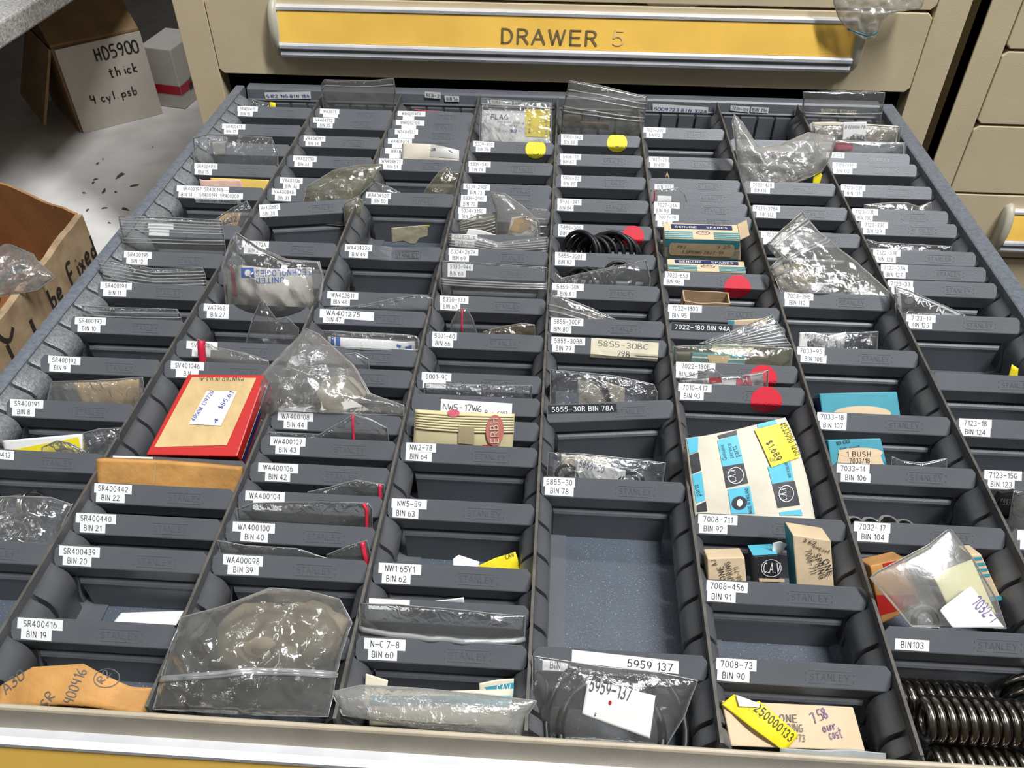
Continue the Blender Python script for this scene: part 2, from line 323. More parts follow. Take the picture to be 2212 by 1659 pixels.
# back wall with a rounded top flange and slots
mb = MB()
prof = [(10.30, -44), (10.30, -13.5), (10.285, -12), (10.30, -10.5), (10.32, -2), (10.34, -0.3), (10.38, 0.4), (10.46, 0.4), (10.48, -1), (10.48, -44)]
mb.prism([(y * W, mmz(z)) for y, z in prof], lambda p, e: ((-0.03 if e == 0 else 8.03) * W, p[0], p[1]))
for c in range(8):
    for q in (0.09, 0.31, 0.53, 0.75):
        x0 = (c + q) * W
        mb.box((x0 + .0012, 10.262 * W, ZF), (x0 + 0.22 * W - .0012, 10.30 * W + 0.0001, mmz(-14)), 0)
bw = mb.build('back_wall', DIV, drawer); bevel(bw, 0.0006)
# front panel with its rim, handle and amber strip
mb = MB()
prof = [(1.972, -75), (1.972, -1.2), (1.978, -0.2), (1.984, 0.2), (1.996, 0.2), (2.004, -0.6), (2.004, -75)]
mb.prism([(y * W, mmz(z)) for y, z in prof], lambda p, e: ((-0.425 if e == 0 else 8.405) * W, p[0], p[1]))
o = mb.build('front_panel', RIMP, drawer); bevel(o, 0.0008)
HT = 0.0066                          # how far the handle stands out at its upper lip
def handle(parent, yface, ztop, x0, x1, seam=None):
    """full width label handle: returns the bar; sub-parts hang off it"""
    y = yface; z = ztop; t = HT; o = Vector(parent['_o'])
    def b(): return MB()
    mb = b()   # extruded bar: top lip, label channel, lower lip, pull roll
    prof = [(0, 0), (-t + .003, 0), (-t, -.001), (-t, -.0036), (-t + .0018, -.0042), (-t - .0062, -.0325), (-t - .0076, -.0328), (-t - .0086, -.0345),
            (-t - .0086, -.0372), (-t - .0062, -.0388), (-t - .001, -.0392), (-t - .0012, -.0402), (-t - .006, -.0412), (-t - .0072, -.0440), (-t - .0060, -.0468), (-t + .001, -.0478), (-t + .004, -.046), (-t + .006, -.040), (0, -.038)]
    mb.prism([(y + p[0], z + p[1]) for p in prof], lambda p, e: (x0 if e == 0 else x1, p[0], p[1]))
    bar = mb.build('handle_bar', ALU, parent); bar['_o'] = list(o)
    mb = b()
    mb.prism([(y - t + .0016, z - .0044), (y - t - .0058, z - .0322), (y - t - .0064, z - .0322), (y - t + .0010, z - .0044)], lambda p, e: (x0 + .001 if e == 0 else x1 - .001, p[0], p[1]))
    mb.build('amber_strip', YELLOW, bar)
    for e, xx in ((-1, x0), (1, x1)):
        mb = b(); poly = []
        for i in range(17):
            a = pi / 2 + pi * i / 16
            poly.append((y + cos(a) * (t + .0095), z - .0225 + sin(a) * .0285))
        n = len(poly); rows = []
        for dx, k in ((0, 1.0), (.003, 1.0), (.006, .95), (.008, .85)):
            rows += [(xx + e * dx, y + (p[0] - y) * k, (z - .0225) + (p[1] - z + .0225) * k) for p in poly]
        fs = []
        for j in range(3):
            for i in range(n - 1):
                q = (j * n + i, j * n + i + 1, (j + 1) * n + i + 1, (j + 1) * n + i); fs.append(q if e < 0 else q[::-1])
        fs.append(tuple(range(3 * n, 4 * n)) if e < 0 else tuple(range(4 * n - 1, 3 * n - 1, -1)))
        fs.append(tuple(range(n - 1, -1, -1)) if e < 0 else tuple(range(n)))
        mb.add(rows, fs); mb.build('end_cap', CAP, bar, smooth=True)
    return bar
handle(drawer, 1.972 * W, ZP - 0.0172, 0.42 * W - .085, 7.45 * W)
# ------------------------------------------------------------------ partitions
def partition(k):
    x = k * W; t = 0.0007
    o = thing('drawer_partition', '', 'partition', (x, 6 * W, ZF))
    mb = MB()
    mb.box((x - t, YF, ZF), (x + t, YB - 0.002, ZP - 0.0004), 0)
    mb.box((x - t * 1.05, YF, ZP - 0.0004), (x + t * 1.05, YB - 0.002, ZP), 1)
    mb.box((x + t, YF, ZF), (x + 0.0165, YB - 0.004, ZF + 0.0011), 2)
    ribs(mb, x - t, -1, YF + 0.004, YB - 0.004, 0); ribs(mb, x + t, 1, YF + 0.004, YB - 0.004, 0)
    COL.objects.unlink(o); bpy.data.objects.remove(o)
    ord_ = ['first', 'second', 'third', 'fourth', 'fifth', 'sixth', 'seventh'][k - 1]
    ob = smooth_sharp(mb.build('drawer_partition', [PART, EDGE, DIV], None, origin=(x, 6 * W, ZF)))
    tag(ob, f'long grey ribbed drawer partition, {ord_} counting from the left side rail', 'partition', 'long partitions down the drawer'); pass
for k in range(1, 8): partition(k)
# ================================================================== DIVIDERS
A1 = Vector((-7.1, -8.0)); A2 = Vector((-5.2, -17.6)); L1 = A1.length; L2 = (A2 - A1).length
def face(x, s, off=0.0):
    """point on the label face (mm in, metres out) in the divider's own frame"""
    if s <= L1:
        p = A1 * (s / L1); n = Vector((-8.0, 7.1)) / L1
    else:
        p = A1 + (A2 - A1) * ((s - L1) / L2); n = Vector((-9.6, -1.9)) / L2
    p = p + n * off
    return (x * .001, p.x * .001, p.y * .001)
HW = (W * 1000 - 1.4) / 2 - 0.6; HL = HW - 7.6
def plate_mesh(hw=HW, bend=0.0):
    st = [(0, 0, hw - 2.2), (-1.3, -1.45, hw - .4), (-2.0, -2.25, hw), (-5.6, -6.3, hw), (-6.9, -7.75, hw - 1), (-7.1, -8.3, hw - 1.2), (-6.9, -9.3, hw - 1.8), (-5.2, -17.6, hw - 3.6), (-4.2, -18.4, hw - 4),
          (-3.0, -19.2, hw - 5), (-3.3, -20.6, hw - 6.5), (-5.2, -22.0, hw - 7.4), (-5.9, -23.2, hw - 7.6), (-5.4, -26, hw - 7.6), (-4.8, -44, hw - 7.6)]
    nx = 9; vs = []; fs = []; n = len(st)
    th = 0.9
    for layer in (0, 1):
        for i, (y, z, h) in enumerate(st):
            p0 = Vector(st[max(i - 1, 0)][:2]); p1 = Vector(st[min(i + 1, n - 1)][:2]); d = (p1 - p0).normalized(); nn = Vector((-d.y, d.x))
            if nn.x < 0: nn = -nn
            for j in range(nx):
                u = -1 + 2 * j / (nx - 1); q = Vector((y, z)) + nn * th * layer
                bz = -bend * math.exp(-((u - 0.1) / 0.35) ** 2) * max(0, 1 + z / 16)
                vs.append((u * h * .001, (q.x) * .001 - bz * .0006, q.y * .001 + bz * .001))
    def idx(l, i, j): return l * n * nx + i * nx + j
    for i in range(n - 1):
        for j in range(nx - 1):
            fs.append((idx(0, i, j), idx(0, i + 1, j), idx(0, i + 1, j + 1), idx(0, i, j + 1)))
            fs.append((idx(1, i, j), idx(1, i, j + 1), idx(1, i + 1, j + 1), idx(1, i + 1, j)))
        fs.append((idx(0, i, 0), idx(1, i, 0), idx(1, i + 1, 0), idx(0, i + 1, 0)))
        fs.append((idx(0, i, nx - 1), idx(0, i + 1, nx - 1), idx(1, i + 1, nx - 1), idx(1, i, nx - 1)))
    for j in range(nx - 1):
        fs.append((idx(0, 0, j), idx(0, 0, j + 1), idx(1, 0, j + 1), idx(1, 0, j)))
        fs.append((idx(0, n - 1, j), idx(1, n - 1, j), idx(1, n - 1, j + 1), idx(0, n - 1, j + 1)))
    me = bpy.data.meshes.new('divider_plate'); me.from_pydata(vs, [], fs); me.materials.append(DIV); me.update(); return me
PLATE = plate_mesh(); PLATE_BENT = plate_mesh(bend=2.2)
def emboss_mesh():
    vs, fs, w = text_shape('STANLEY'); V = []; Fc = []
    x0 = 3.5; hgt = 2.7; k = 17.0 / w
    def add(pts, off=.14):
        b = len(V); V.extend([face(x, s, off) for x, s in pts]); return b
    b = add([(x0 + x * k, 7.3 - y * hgt) for x, y in vs]); Fc.extend([tuple(i + b for i in f) for f in fs])
    def bar(xa, sa, xb, sb):   # raised square bar
        b = len(V); V.extend([face(xa, sa, .0), face(xb, sa, .0), face(xb, sb, .0), face(xa, sb, .0), face(xa + .1, sa + .1, .22), face(xb - .1, sa + .1, .22), face(xb - .1, sb - .1, .22), face(xa + .1, sb - .1, .22)])
        Fc.extend([tuple(i + b for i in f) for f in ((4, 7, 6, 5), (0, 4, 5, 1), (1, 5, 6, 2), (2, 6, 7, 3), (3, 7, 4, 0))])
    bar(x0 - .5, 3.1, x0 + 17.5, 3.45); bar(x0 - .5, 8.5, x0 + 17.5, 8.85)
    for xx in (x0 - 2, x0 + 18.6):
        bar(xx, 4.0, xx + .4, 5.0); bar(xx, 7.0, xx + .4, 8.0)
    me = bpy.data.meshes.new('embossed_lettering'); me.from_pydata(V, [], Fc); me.materials.append(EMB); me.update(); return me
EMB = mat('emboss_shade_grey', (0.098, 0.104, 0.113), 0.28, 0, 0.6)  # divider grey slightly darkened in place of shading on the relief
EMBOSS = emboss_mesh()
def stamp_mesh():
    vs, fs, w = text_shape('0  20  04'); k = 16.0 / w
    V = [((-18 + x * k) * .001, (-5.42 + .0 * y) * .001, (-28.6 + y * 2.2) * .001) for x, y in vs]
    me = bpy.data.meshes.new('stamped_number'); me.from_pydata(V, [], fs); me.materials.append(EMB); me.update(); return me
STAMP = stamp_mesh()
def face_patch(name, parent, corners_fn, nu, nv, m, off=.16):
    vs = []; fs = []
    for j in range(nv + 1):
        for i in range(nu + 1): vs.append(face(*corners_fn(i / nu, j / nv), off))
    for j in range(nv):
        for i in range(nu): a = j * (nu + 1) + i; fs.append((a, a + nu + 1, a + nu + 2, a + 1))
    me = bpy.data.meshes.new(name); me.from_pydata(vs, [], fs); me.materials.append(m); me.update()
    o = bpy.data.objects.new(name, me); return link(o, parent)
def face_text(parent, s, x, sb, h, wid, m, off=.2, hand=False, rot=0.0, pen=.1):
    vs, fs, w = hand_shape(s, pen) if hand else text_shape(s)
    k = wid / w; V = []
    for a, b in vs:
        dx = a * k; ds = -b * h; V.append(face(x + dx * cos(rot) - ds * sin(rot), sb + dx * sin(rot) + ds * cos(rot), off))
    me = bpy.data.meshes.new('lettering'); me.from_pydata(V, [], fs); me.materials.append(m); me.update()
    o = bpy.data.objects.new('lettering', me); return link(o, parent)
ROWS = {1: (0.3, 5.3), 2: (5.1, 10.1), 3: (10.0, 15.0)}
TAKEN = {}
def solve_x(root, px, s):
    """own-frame x (mm) on the label face seen at picture column px"""
    x = 0.0
    for _ in range(4):
        M = root.matrix_basis
        a = proj(M @ Vector(face(x, s)))[0]; b = proj(M @ Vector(face(x + 1, s)))[0]; x += (px - a) / (b - a)
    return x
def divider(c, px, py, labels=(), label=None, ang=0.0, bent=False, k=None, dots=(), plain=False, dx=0.0):
    y = atz(px, py, ZP).y
    kk = (y - Y0) / PITCH
    if k is None: k = round(kk)
    while (c, k) in TAKEN: k += 1 if kk > k else -1
    TAKEN[(c, k)] = 1
    xc = (c - 0.5) * W + dx
    words = [t for t, *_ in labels if t]
    if label is None:
        label = 'grey steel bin divider with %s reading %s' % ('tape labels' if len(words) > 1 else 'tape label', ' and '.join(words[:2]))
    root = thing('bin_divider', label, 'divider', (xc, slot(k) + (0.0 if not ang else sin(ang) * 0), ZP), 'bin dividers in the drawer')
    root.rotation_euler.z = ang; root.matrix_basis = Matrix.Translation(root.location) @ Matrix.Rotation(ang, 4, 'Z')
    pl = bpy.data.objects.new('plate', PLATE_BENT if bent else PLATE); link(pl, root)
    if ang: pl.scale.x = 0.985
    md = pl.modifiers.new('edge_rounding', 'BEVEL'); md.width = .0004; md.segments = 2; md.limit_method = 'ANGLE'; md.angle_limit = radians(25)
    if not plain: link(bpy.data.objects.new('embossed_lettering', EMBOSS), root)
    rnd = random.Random(c * 100 + k)
    for i, L in enumerate(labels):
        t, xl, xr = L[:3]; row = L[3] if len(L) > 3 else i + 1; st = L[4] if len(L) > 4 else 'w'
        s0, s1 = ROWS[row]; sm = (s0 + s1) / 2
        a = solve_x(root, xl, sm); b = solve_x(root, xr, sm); a = max(a, -HW + 0.3); b = min(b, HW - .3)
        r = rnd.uniform(-.02, .035); j = rnd.uniform(-.15, .15)
        if st == 'W': r = 0.045
        w = b - a
        if w < 3: continue
        m_, ink = {'w': (TAPE, INK), 'k': (BLACKTAPE, WHITEINK), 'W': (TAPE, INK)}[st]
        if st == 'W': s0, s1 = 0.6, 6.4
        f = lambda u, v: (a + u * w, s0 + j + v * (s1 - s0) + r * u * w * .5)
        o = face_patch('number_label' if i == 0 else 'bin_label', root, f, 4, 4, m_, .16 + .06 * i)
        if t:
            h = 2.7 if st != 'W' else 3.0; tw = min(w * .82, text_shape(t)[2] * 2.55) if st == 'w' else w * (.9 if st == 'k' else .62)
            face_text(o, t, a + (w - tw) / 2 if st != 'W' else a + w * .12, sm + j + h / 2 + r * (w - tw) * .25, h, tw, ink, .22 + .06 * i, rot=math.atan(r * .5))
    for (dxp, dyp, dia, mm, tilt) in dots:
        # round sticker: find centre on the face
        best = min(((abs(proj(root.matrix_basis @ Vector(face(0, q * .25)))[1] - dyp - (0)), q * .25) for q in range(0, 80)), key=lambda t: t[0])
        s = best[1]
        for _ in range(2):
            x = solve_x(root, dxp, s)
            s = min(((abs(proj(root.matrix_basis @ Vector(face(x, q * .25)))[1] - dyp), q * .25) for q in range(0, 80)), key=lambda t: t[0])[1]
        e = solve_x(root, dxp + dia / 2, s) - x
        vs = [face(x, s, .2)]; fs = []; N = 36; R_ = 6
        for rr in range(1, R_ + 1):
            vs += [face(x + e * rr / R_ * cos(2 * pi * i / N), max(-0.3, s + e * rr / R_ * sin(2 * pi * i / N)), .2) for i in range(N)]
        fs = [(0, 1 + (i + 1) % N, 1 + i) for i in range(N)]
        for rr in range(R_ - 1):
            b0 = 1 + rr * N
            fs += [(b0 + i, b0 + (i + 1) % N, b0 + N + (i + 1) % N, b0 + N + i) for i in range(N)]
        me = bpy.data.meshes.new('round_sticker'); me.from_pydata(vs, [], fs); me.materials.append(mm); me.update()
        link(bpy.data.objects.new('round_sticker', me), root)
    root['slot'] = k
    return root
D = divider
# --- first column
D(1, 626, 228, [('SR400415', 513, 557), ('BIN 18', 514, 546)])
D(1, 603, 266, [('SR400411', 480, 530), ('BIN 17', 484, 515)])
D(1, 615, 310, [], 'grey divider behind the crumpled clear bag, just behind the one reading BIN 15')
D(1, 547, 350, [('SR400409', 420, 470), ('BIN 15', 421, 458)])
D(1, 558, 404, [('SR400197  SR400198', 382, 495), ('BIN 14', 386, 421, 2), ('SR400199  SR400200', 422, 525, 2), ('SR400201  SR400202', 422, 521, 3)], 'grey divider with four tape labels, one of them reading BIN 14')
D(1, 500, 486, [('', 320, 375), ('', 322, 366)], 'grey divider half hidden by a tall clear zip bag, behind the one reading BIN 12')
D(1, 376, 545, [('SR400195', 268, 328), ('BIN 12', 273, 319)])
D(1, 331, 610, [('SR400194', 217, 285), ('BIN 11', 223, 273)])
D(1, 308, 687, [('SR400193', 162, 229), ('BIN 10', 168, 217)])
D(1, 217, 769, [('SR400192', 104, 174), ('BIN 9', 107, 153)])
D(1, 190, 867, [('SR400191', 22, 94), ('BIN 8', 27, 76)])
D(1, 108, 975, [('SR400413', -45, 31)], 'grey divider with a single tape label ending in 413 at the left rail')
D(1, 60, 1175, [], 'grey unlabelled divider in front of the bag of metal rings')
# --- second column
D(2, 762, 232, [('WA3071', 691, 733), ('', 698, 730)], 'grey divider with a tape label reading WA3071, rearmost of its column')
D(2, 762, 252, [('VA404772', 677, 723), ('BIN 35', 685, 719)])
D(2, 739, 290, [('VA404757', 656, 703), ('BIN 34', 660, 694)])
D(2, 728, 334, [('VA402798', 633, 684), ('BIN 33', 636, 675)])
D(2, 682, 382, [('VA401136', 605, 654), ('BIN 32', 612, 647)])
D(2, 640, 408, [('VA400848', 587, 640), ('BIN 31', 594, 629)])
D(2, 648, 444, [('VA400683', 553, 605), ('BIN 30', 559, 600)], 'grey divider set askew in its slots with tape labels reading VA400683 and BIN 30', ang=0.19)
D(2, 625, 523, [('VA76272A', 522, 581), ('BIN 29', 527, 574)])
D(2, 694, 590, [], 'grey divider hidden behind the dirty white printed pouch')
D(2, 602, 659, [('VA7962', 440, 495), ('BIN 27', 447, 494)])
D(2, 521, 737, [('SV    646', 403, 470), ('BIN', 415, 455)], 'grey divider whose SV tape label is covered by a red striped clear bag')
D(2, 497, 780, [('SV401046', 369, 441), ('BIN', 380, 429)])
D(2, 271, 986, [('', 244, 330)], 'grey divider hidden behind the folded tan envelope, in front of the red carton')
D(2, 357, 1052, [('SR400442', 204, 285), ('BIN 22', 208, 270)])
D(2, 318, 1115, [('SR400440', 164, 251), ('BIN 21', 173, 228)])
D(2, 318, 1188, [('SR400439', 128, 216), ('BIN 20', 136, 198)])
D(2, 238, 1344, [('SR400416', 38, 136), ('BIN 19', 46, 112)])
# --- third column
D(3, 958, 239, [('WB02174TX', 859, 919), ('', 870, 895)], 'grey divider with a tape label reading WB02174TX')
D(3, 958, 258, [('WMR20210X', 855, 917), ('', 867, 899)], 'grey divider with a tape label reading WMR20210X')
D(3, 936, 278, [('WT404533', 853, 903), ('', 860, 895)], 'grey divider with a tape label reading WT404533')
D(3, 936, 298, [('WA406076', 838, 890), ('', 847, 868)], 'grey divider with a tape label reading WA406076')
D(3, 997, 323, [('WA404', 832, 884), ('', 841, 867)], 'grey divider with a tape label half covered by a rolled paper sleeve')
D(3, 936, 345, [('WA404671', 819, 870), ('BIN 51', 828, 867)])
D(3, 907, 417, [('WA404527', 790, 845), ('BIN 50', 802, 838)])
D(3, 889, 542, [('WA404336', 745, 804), ('BIN 49', 754, 795)], bent=True)
D(3, 835, 632, [('WA402811', 707, 774), ('BIN 48', 715, 756)])
D(3, 871, 673, [('WA401275', 691, 808, 1, 'W'), ('BIN 47', 698, 744, 2)])
D(3, 827, 751, [], 'grey divider in front of the white and blue packet in the third column')
D(3, 850, 798, [], 'grey divider behind the big clear zip bag, second behind the one reading BIN 44')
D(3, 780, 893, [('WA400108', 600, 677), ('BIN 44', 613, 664)])
D(3, 756, 948, [('WA400107', 584, 660), ('BIN 43', 595, 648)])
D(3, 756, 1007, [('WA400106', 558, 644), ('BIN 42', 573, 627)])
D(3, 717, 1068, [('WA400104', 530, 615), ('BIN 41', 547, 609)])
D(3, 677, 1131, [('WA400100', 503, 594), ('BIN 40', 520, 579)])
D(3, 638, 1204, [('WA400098', 482, 568), ('BIN 39', 492, 559)])
D(3, 741, 1373, [], 'grey divider buried under the largest clear bag at the drawer front')
# --- fourth column
D(4, 1105, 306, [('5339-970', 1023, 1068), ('BIN 75', 1028, 1060)], dots=[(1157, 322, 44, YDOT, 0)])
D(4, 1105, 350, [('5339-543', 1012, 1060), ('BIN 74', 1013, 1049)])
D(4, 1105, 398.6, [('5339-290E', 1001, 1058), ('BIN 73', 1010, 1047)])
D(4, 1105, 424.6, [('5339-290C', 996, 1051), ('BIN 72', 995, 1032)])
D(4, 1105, 448, [('5334-315C', 990, 1050), ('BIN 71', 991, 1029)])
D(4, 1081, 512, [('5334-27A', 976, 1031), ('BIN 70', 983, 1025)])
D(4, 1081, 541, [('5334-267A', 969, 1033), ('BIN 69', 970, 1013)])
D(4, 1081, 573, [('5330-944', 967, 1022), ('BIN 68', 967, 1006)])
D(4, 1081, 643, [('5330-133', 950, 1012), ('BIN 67', 951, 994)])
D(4, 1061, 722, [('5001-40', 934, 987), ('BIN 66', 934, 979)])
D(4, 1061, 809, [('5001-9C', 911, 975), ('', 913, 963)], 'grey divider with a tape label reading 5001-9C above a blank one')
nw = D(4, 1061, 858, [], 'grey divider with a handwritten paper strip reading NW5-17W6', bent=False, plain=True)
D(4, 1145, 911, [('', 888, 940, 2, 'k')], 'grey divider standing behind the beige pouch with the red oval')
D(4, 1061, 962, [('NW2-78', 877, 942), ('BIN 64', 876, 933)])
D(4, 1018, 1081, [('NW5-59', 846, 922), ('BIN 63', 848, 904)])
D(4, 1018, 1222, [('NW1 65Y1', 818, 910), ('BIN 62', 825, 887)])
D(4, 1018, 1304, [('', 797, 885)], 'grey divider draped by the long clear bag, behind the one reading BIN 60')
D(4, 1018, 1391, [('N-C 7-8', 787, 876), ('BIN 60', 795, 858)])
# --- fifth column
D(5, 1290, 290, [('5950-342', 1212, 1259), ('BIN 88', 1212, 1248)], dots=[(1333, 309, 44, YDOT, 0)], plain=True)
D(5, 1313, 331, [('5936-91', 1210, 1255), ('BIN 87', 1211, 1245)])
D(5, 1313, 378, [('5936-22', 1212, 1255), ('BIN 85', 1212, 1247)])
D(5, 1313, 430, [('5933-341', 1204, 1256), ('BIN 84', 1204, 1239)])
D(5, 1313, 487, [('5855-30S', 1206, 1260), ('BIN 83', 1206, 1242)], dots=[(1367, 512, 49, RED, 0)])
D(5, 1328, 548, [('5855-30DT', 1199, 1266), ('BIN 82', 1199, 1242)])
D(5, 1328, 615, [('5855-30K', 1193, 1261), ('BIN 81', 1204, 1245)])
D(5, 1328, 690, [('5855-30DF', 1190, 1260), ('BIN 80', 1189, 1234)])
bb = D(5, 1328, 733, [('5855-30BB', 1191, 1264), ('BIN 79', 1193, 1241)], plain=True)
D(5, 1318, 862, [('5855-30R BIN 78A', 1184, 1332, 1, 'k')], 'grey divider set askew with a black tape label reading BIN 78A', ang=0.125)
D(5, 1300, 1037, [('5855-30', 1174, 1242), ('BIN 78', 1177, 1239)])
d137 = D(5, 1345, 1405, [('BIN', 1172, 1226, 2)], 'grey divider with a wide white strip reading 5959 137', plain=True)
# --- sixth column
D(6, 1494, 275, [('7027-200', 1390, 1438), ('BIN102', 1396, 1431)])
D(6, 1494, 336, [('7027-25', 1402, 1444), ('BIN101', 1404, 1446)])
D(6, 1505, 386, [('BIN 100', 1414, 1455, 2)])
D(6, 1539, 411, [('', 1420, 1450, 2)], 'grey divider behind the one reading 7027-21A, its label hidden by a small clear bag')
D(6, 1539, 438, [('7027-21A', 1413, 1468), ('BIN 98', 1413, 1449)])
D(6, 1539, 465, [('7027-19', 1416, 1466), ('BIN', 1420, 1452)])
D(6, 1554, 590, [('7023-658', 1436, 1490), ('BIN 96', 1433, 1477)], dots=[(1593, 623, 58, RED, 0)])
D(6, 1554, 660, [('7022-180G', 1443, 1516), ('BIN 95', 1445, 1490)])
D(6, 1509, 699, [('7022-180 BIN 94A', 1451, 1583, 1, 'k')], plain=True)
D(6, 1611, 784, [('7022-180E', 1460, 1545), ('BIN 94', 1460, 1507)], dots=[(1648, 818, 60, RED, 0)])
D(6, 1611, 831, [('7010-417', 1465, 1537), ('BIN 93', 1469, 1520)], dots=[(1655, 868, 68, RED, 0)])
D(6, 1701, 1114, [('7008-711', 1508, 1593), ('BIN 92', 1510, 1571)])
D(6, 1737, 1263, [('7008-456', 1526, 1615), ('BIN 91', 1527, 1589)])
D(6, 1737, 1424, [('7008-73', 1547, 1634), ('BIN 90', 1549, 1619)])
# --- seventh column
D(7, 1645, 300, [], 'grey divider behind the cloudy grey bag, rearmost of its column')
D(7, 1736, 392, [('7033-428', 1621, 1672), ('BIN114', 1622, 1663)])
D(7, 1736, 442, [('7033-378A', 1626, 1685), ('BIN 113', 1634, 1676)])
D(7, 1794, 501, [('7033-2', 1644, 1700), ('BIN', 1649, 1692)])
D(7, 1821, 632, [('7033-295', 1694, 1757), ('BIN 110', 1695, 1748)])
D(7, 1877, 750, [('7033-95', 1722, 1781), ('BIN 108', 1729, 1785)])
D(7, 1921, 894, [('7033-18', 1765, 1829), ('BIN 107', 1770, 1828)])
D(7, 1981, 1003, [('7033-14', 1807, 1878), ('BIN 106', 1816, 1880)])
D(7, 1981, 1125, [('7032-17', 1844, 1923), ('BIN 104', 1851, 1919)])
D(7, 2057, 1355, [('BIN103', 1933, 2007, 2)])
# --- eighth column
D(8, 1905, 266, [], 'grey divider behind the cream card and the price sticker')
D(8, 1928, 306, [], 'grey divider just behind the one reading BIN 133')
D(8, 1916, 330, [('BIN 133', 1785, 1824)])
D(8, 1916, 353, [('7123-33F', 1798, 1850), ('BIN 132', 1800, 1841)])
D(8, 1939, 396, [('7123-33E', 1817, 1869), ('BIN 131', 1824, 1863)])
D(8, 1962, 449.5, [('7123-33D', 1840, 1896), ('BIN 130', 1847, 1885)])
D(8, 1987, 480, [('7123-33C', 1860, 1918), ('BIN 129', 1864, 1912)])
D(8, 2015, 538, [('7123-33B', 1886, 1945), ('BIN 128', 1890, 1935)])
D(8, 2043, 572, [('7123-33A', 1903, 1961), ('BIN 127', 1908, 1956)])
D(8, 2070, 605, [('7123-33', 1917, 1972), ('BIN 126', 1925, 1974)])
D(8, 2070, 679, [('7123-19', 1958, 2021), ('BIN 125', 1962, 2013)])
D(8, 2132, 804, [], 'grey divider without any label, between those reading BIN 125 and BIN 124')
D(8, 2162, 899, [('7123-18', 2071, 2142), ('BIN 124', 2073, 2139)])
D(8, 2177, 1010, [('7123-15G', 2126, 2207), ('BIN 123', 2133, 2191)])
D(8, 2205, 1122, [('7123', 2197, 2260), ('BIN', 2203, 2250)], 'grey divider nearest the front of the rightmost column, by the black caps')
# paper strips stuck on dividers
def strip(root, t, xl, xr, s0, s1, m_, ink, hand=False, rot=0.0, tw=.7, tx=.5, h=3, off=.45, name='paper_label', lines=None, pen=.1):
    sm = (s0 + s1) / 2; a = solve_x(root, xl, sm); b = solve_x(root, xr, sm); w = b - a
    o = face_patch(name, root, lambda u, v: (a + u * w, max(0.1, s0 + v * (s1 - s0) + rot * (u - .3) * w)), 8, 5, m_, off)
    for (q, fx, fs_, fw, fh) in (lines or [(t, (1 - tw) * tx, (s1 - s0) / 2 + h / 2, tw, h)]):
        face_text(o, q, a + fx * w, s0 + fs_ + rot * (fx - .3) * w, fh, fw * w, ink, off + .06, hand, math.atan(rot), pen)
strip(nw, '', 952, 1106, 2.8, 11.5, TAPE, MARKER, True, 0.02, lines=[('NW5-17W6', .03, 6.2, .55, 3.6), ('Bin 64B', .62, 7.6, .32, 2.6)])
strip(bb, '', 1276, 1422, 0.4, 13.5, TAPEOLD, GREYINK, True, 0.035, lines=[('5855-30BC', .1, 5.0, .75, 3.4), ('79B', .38, 10.4, .2, 3.2)])
strip(d137, '', 1235, 1466, 1.0, 6.6, TAPE, INK, False, 0.05, lines=[('5959 137', .52, 4.8, .42, 3.2)])
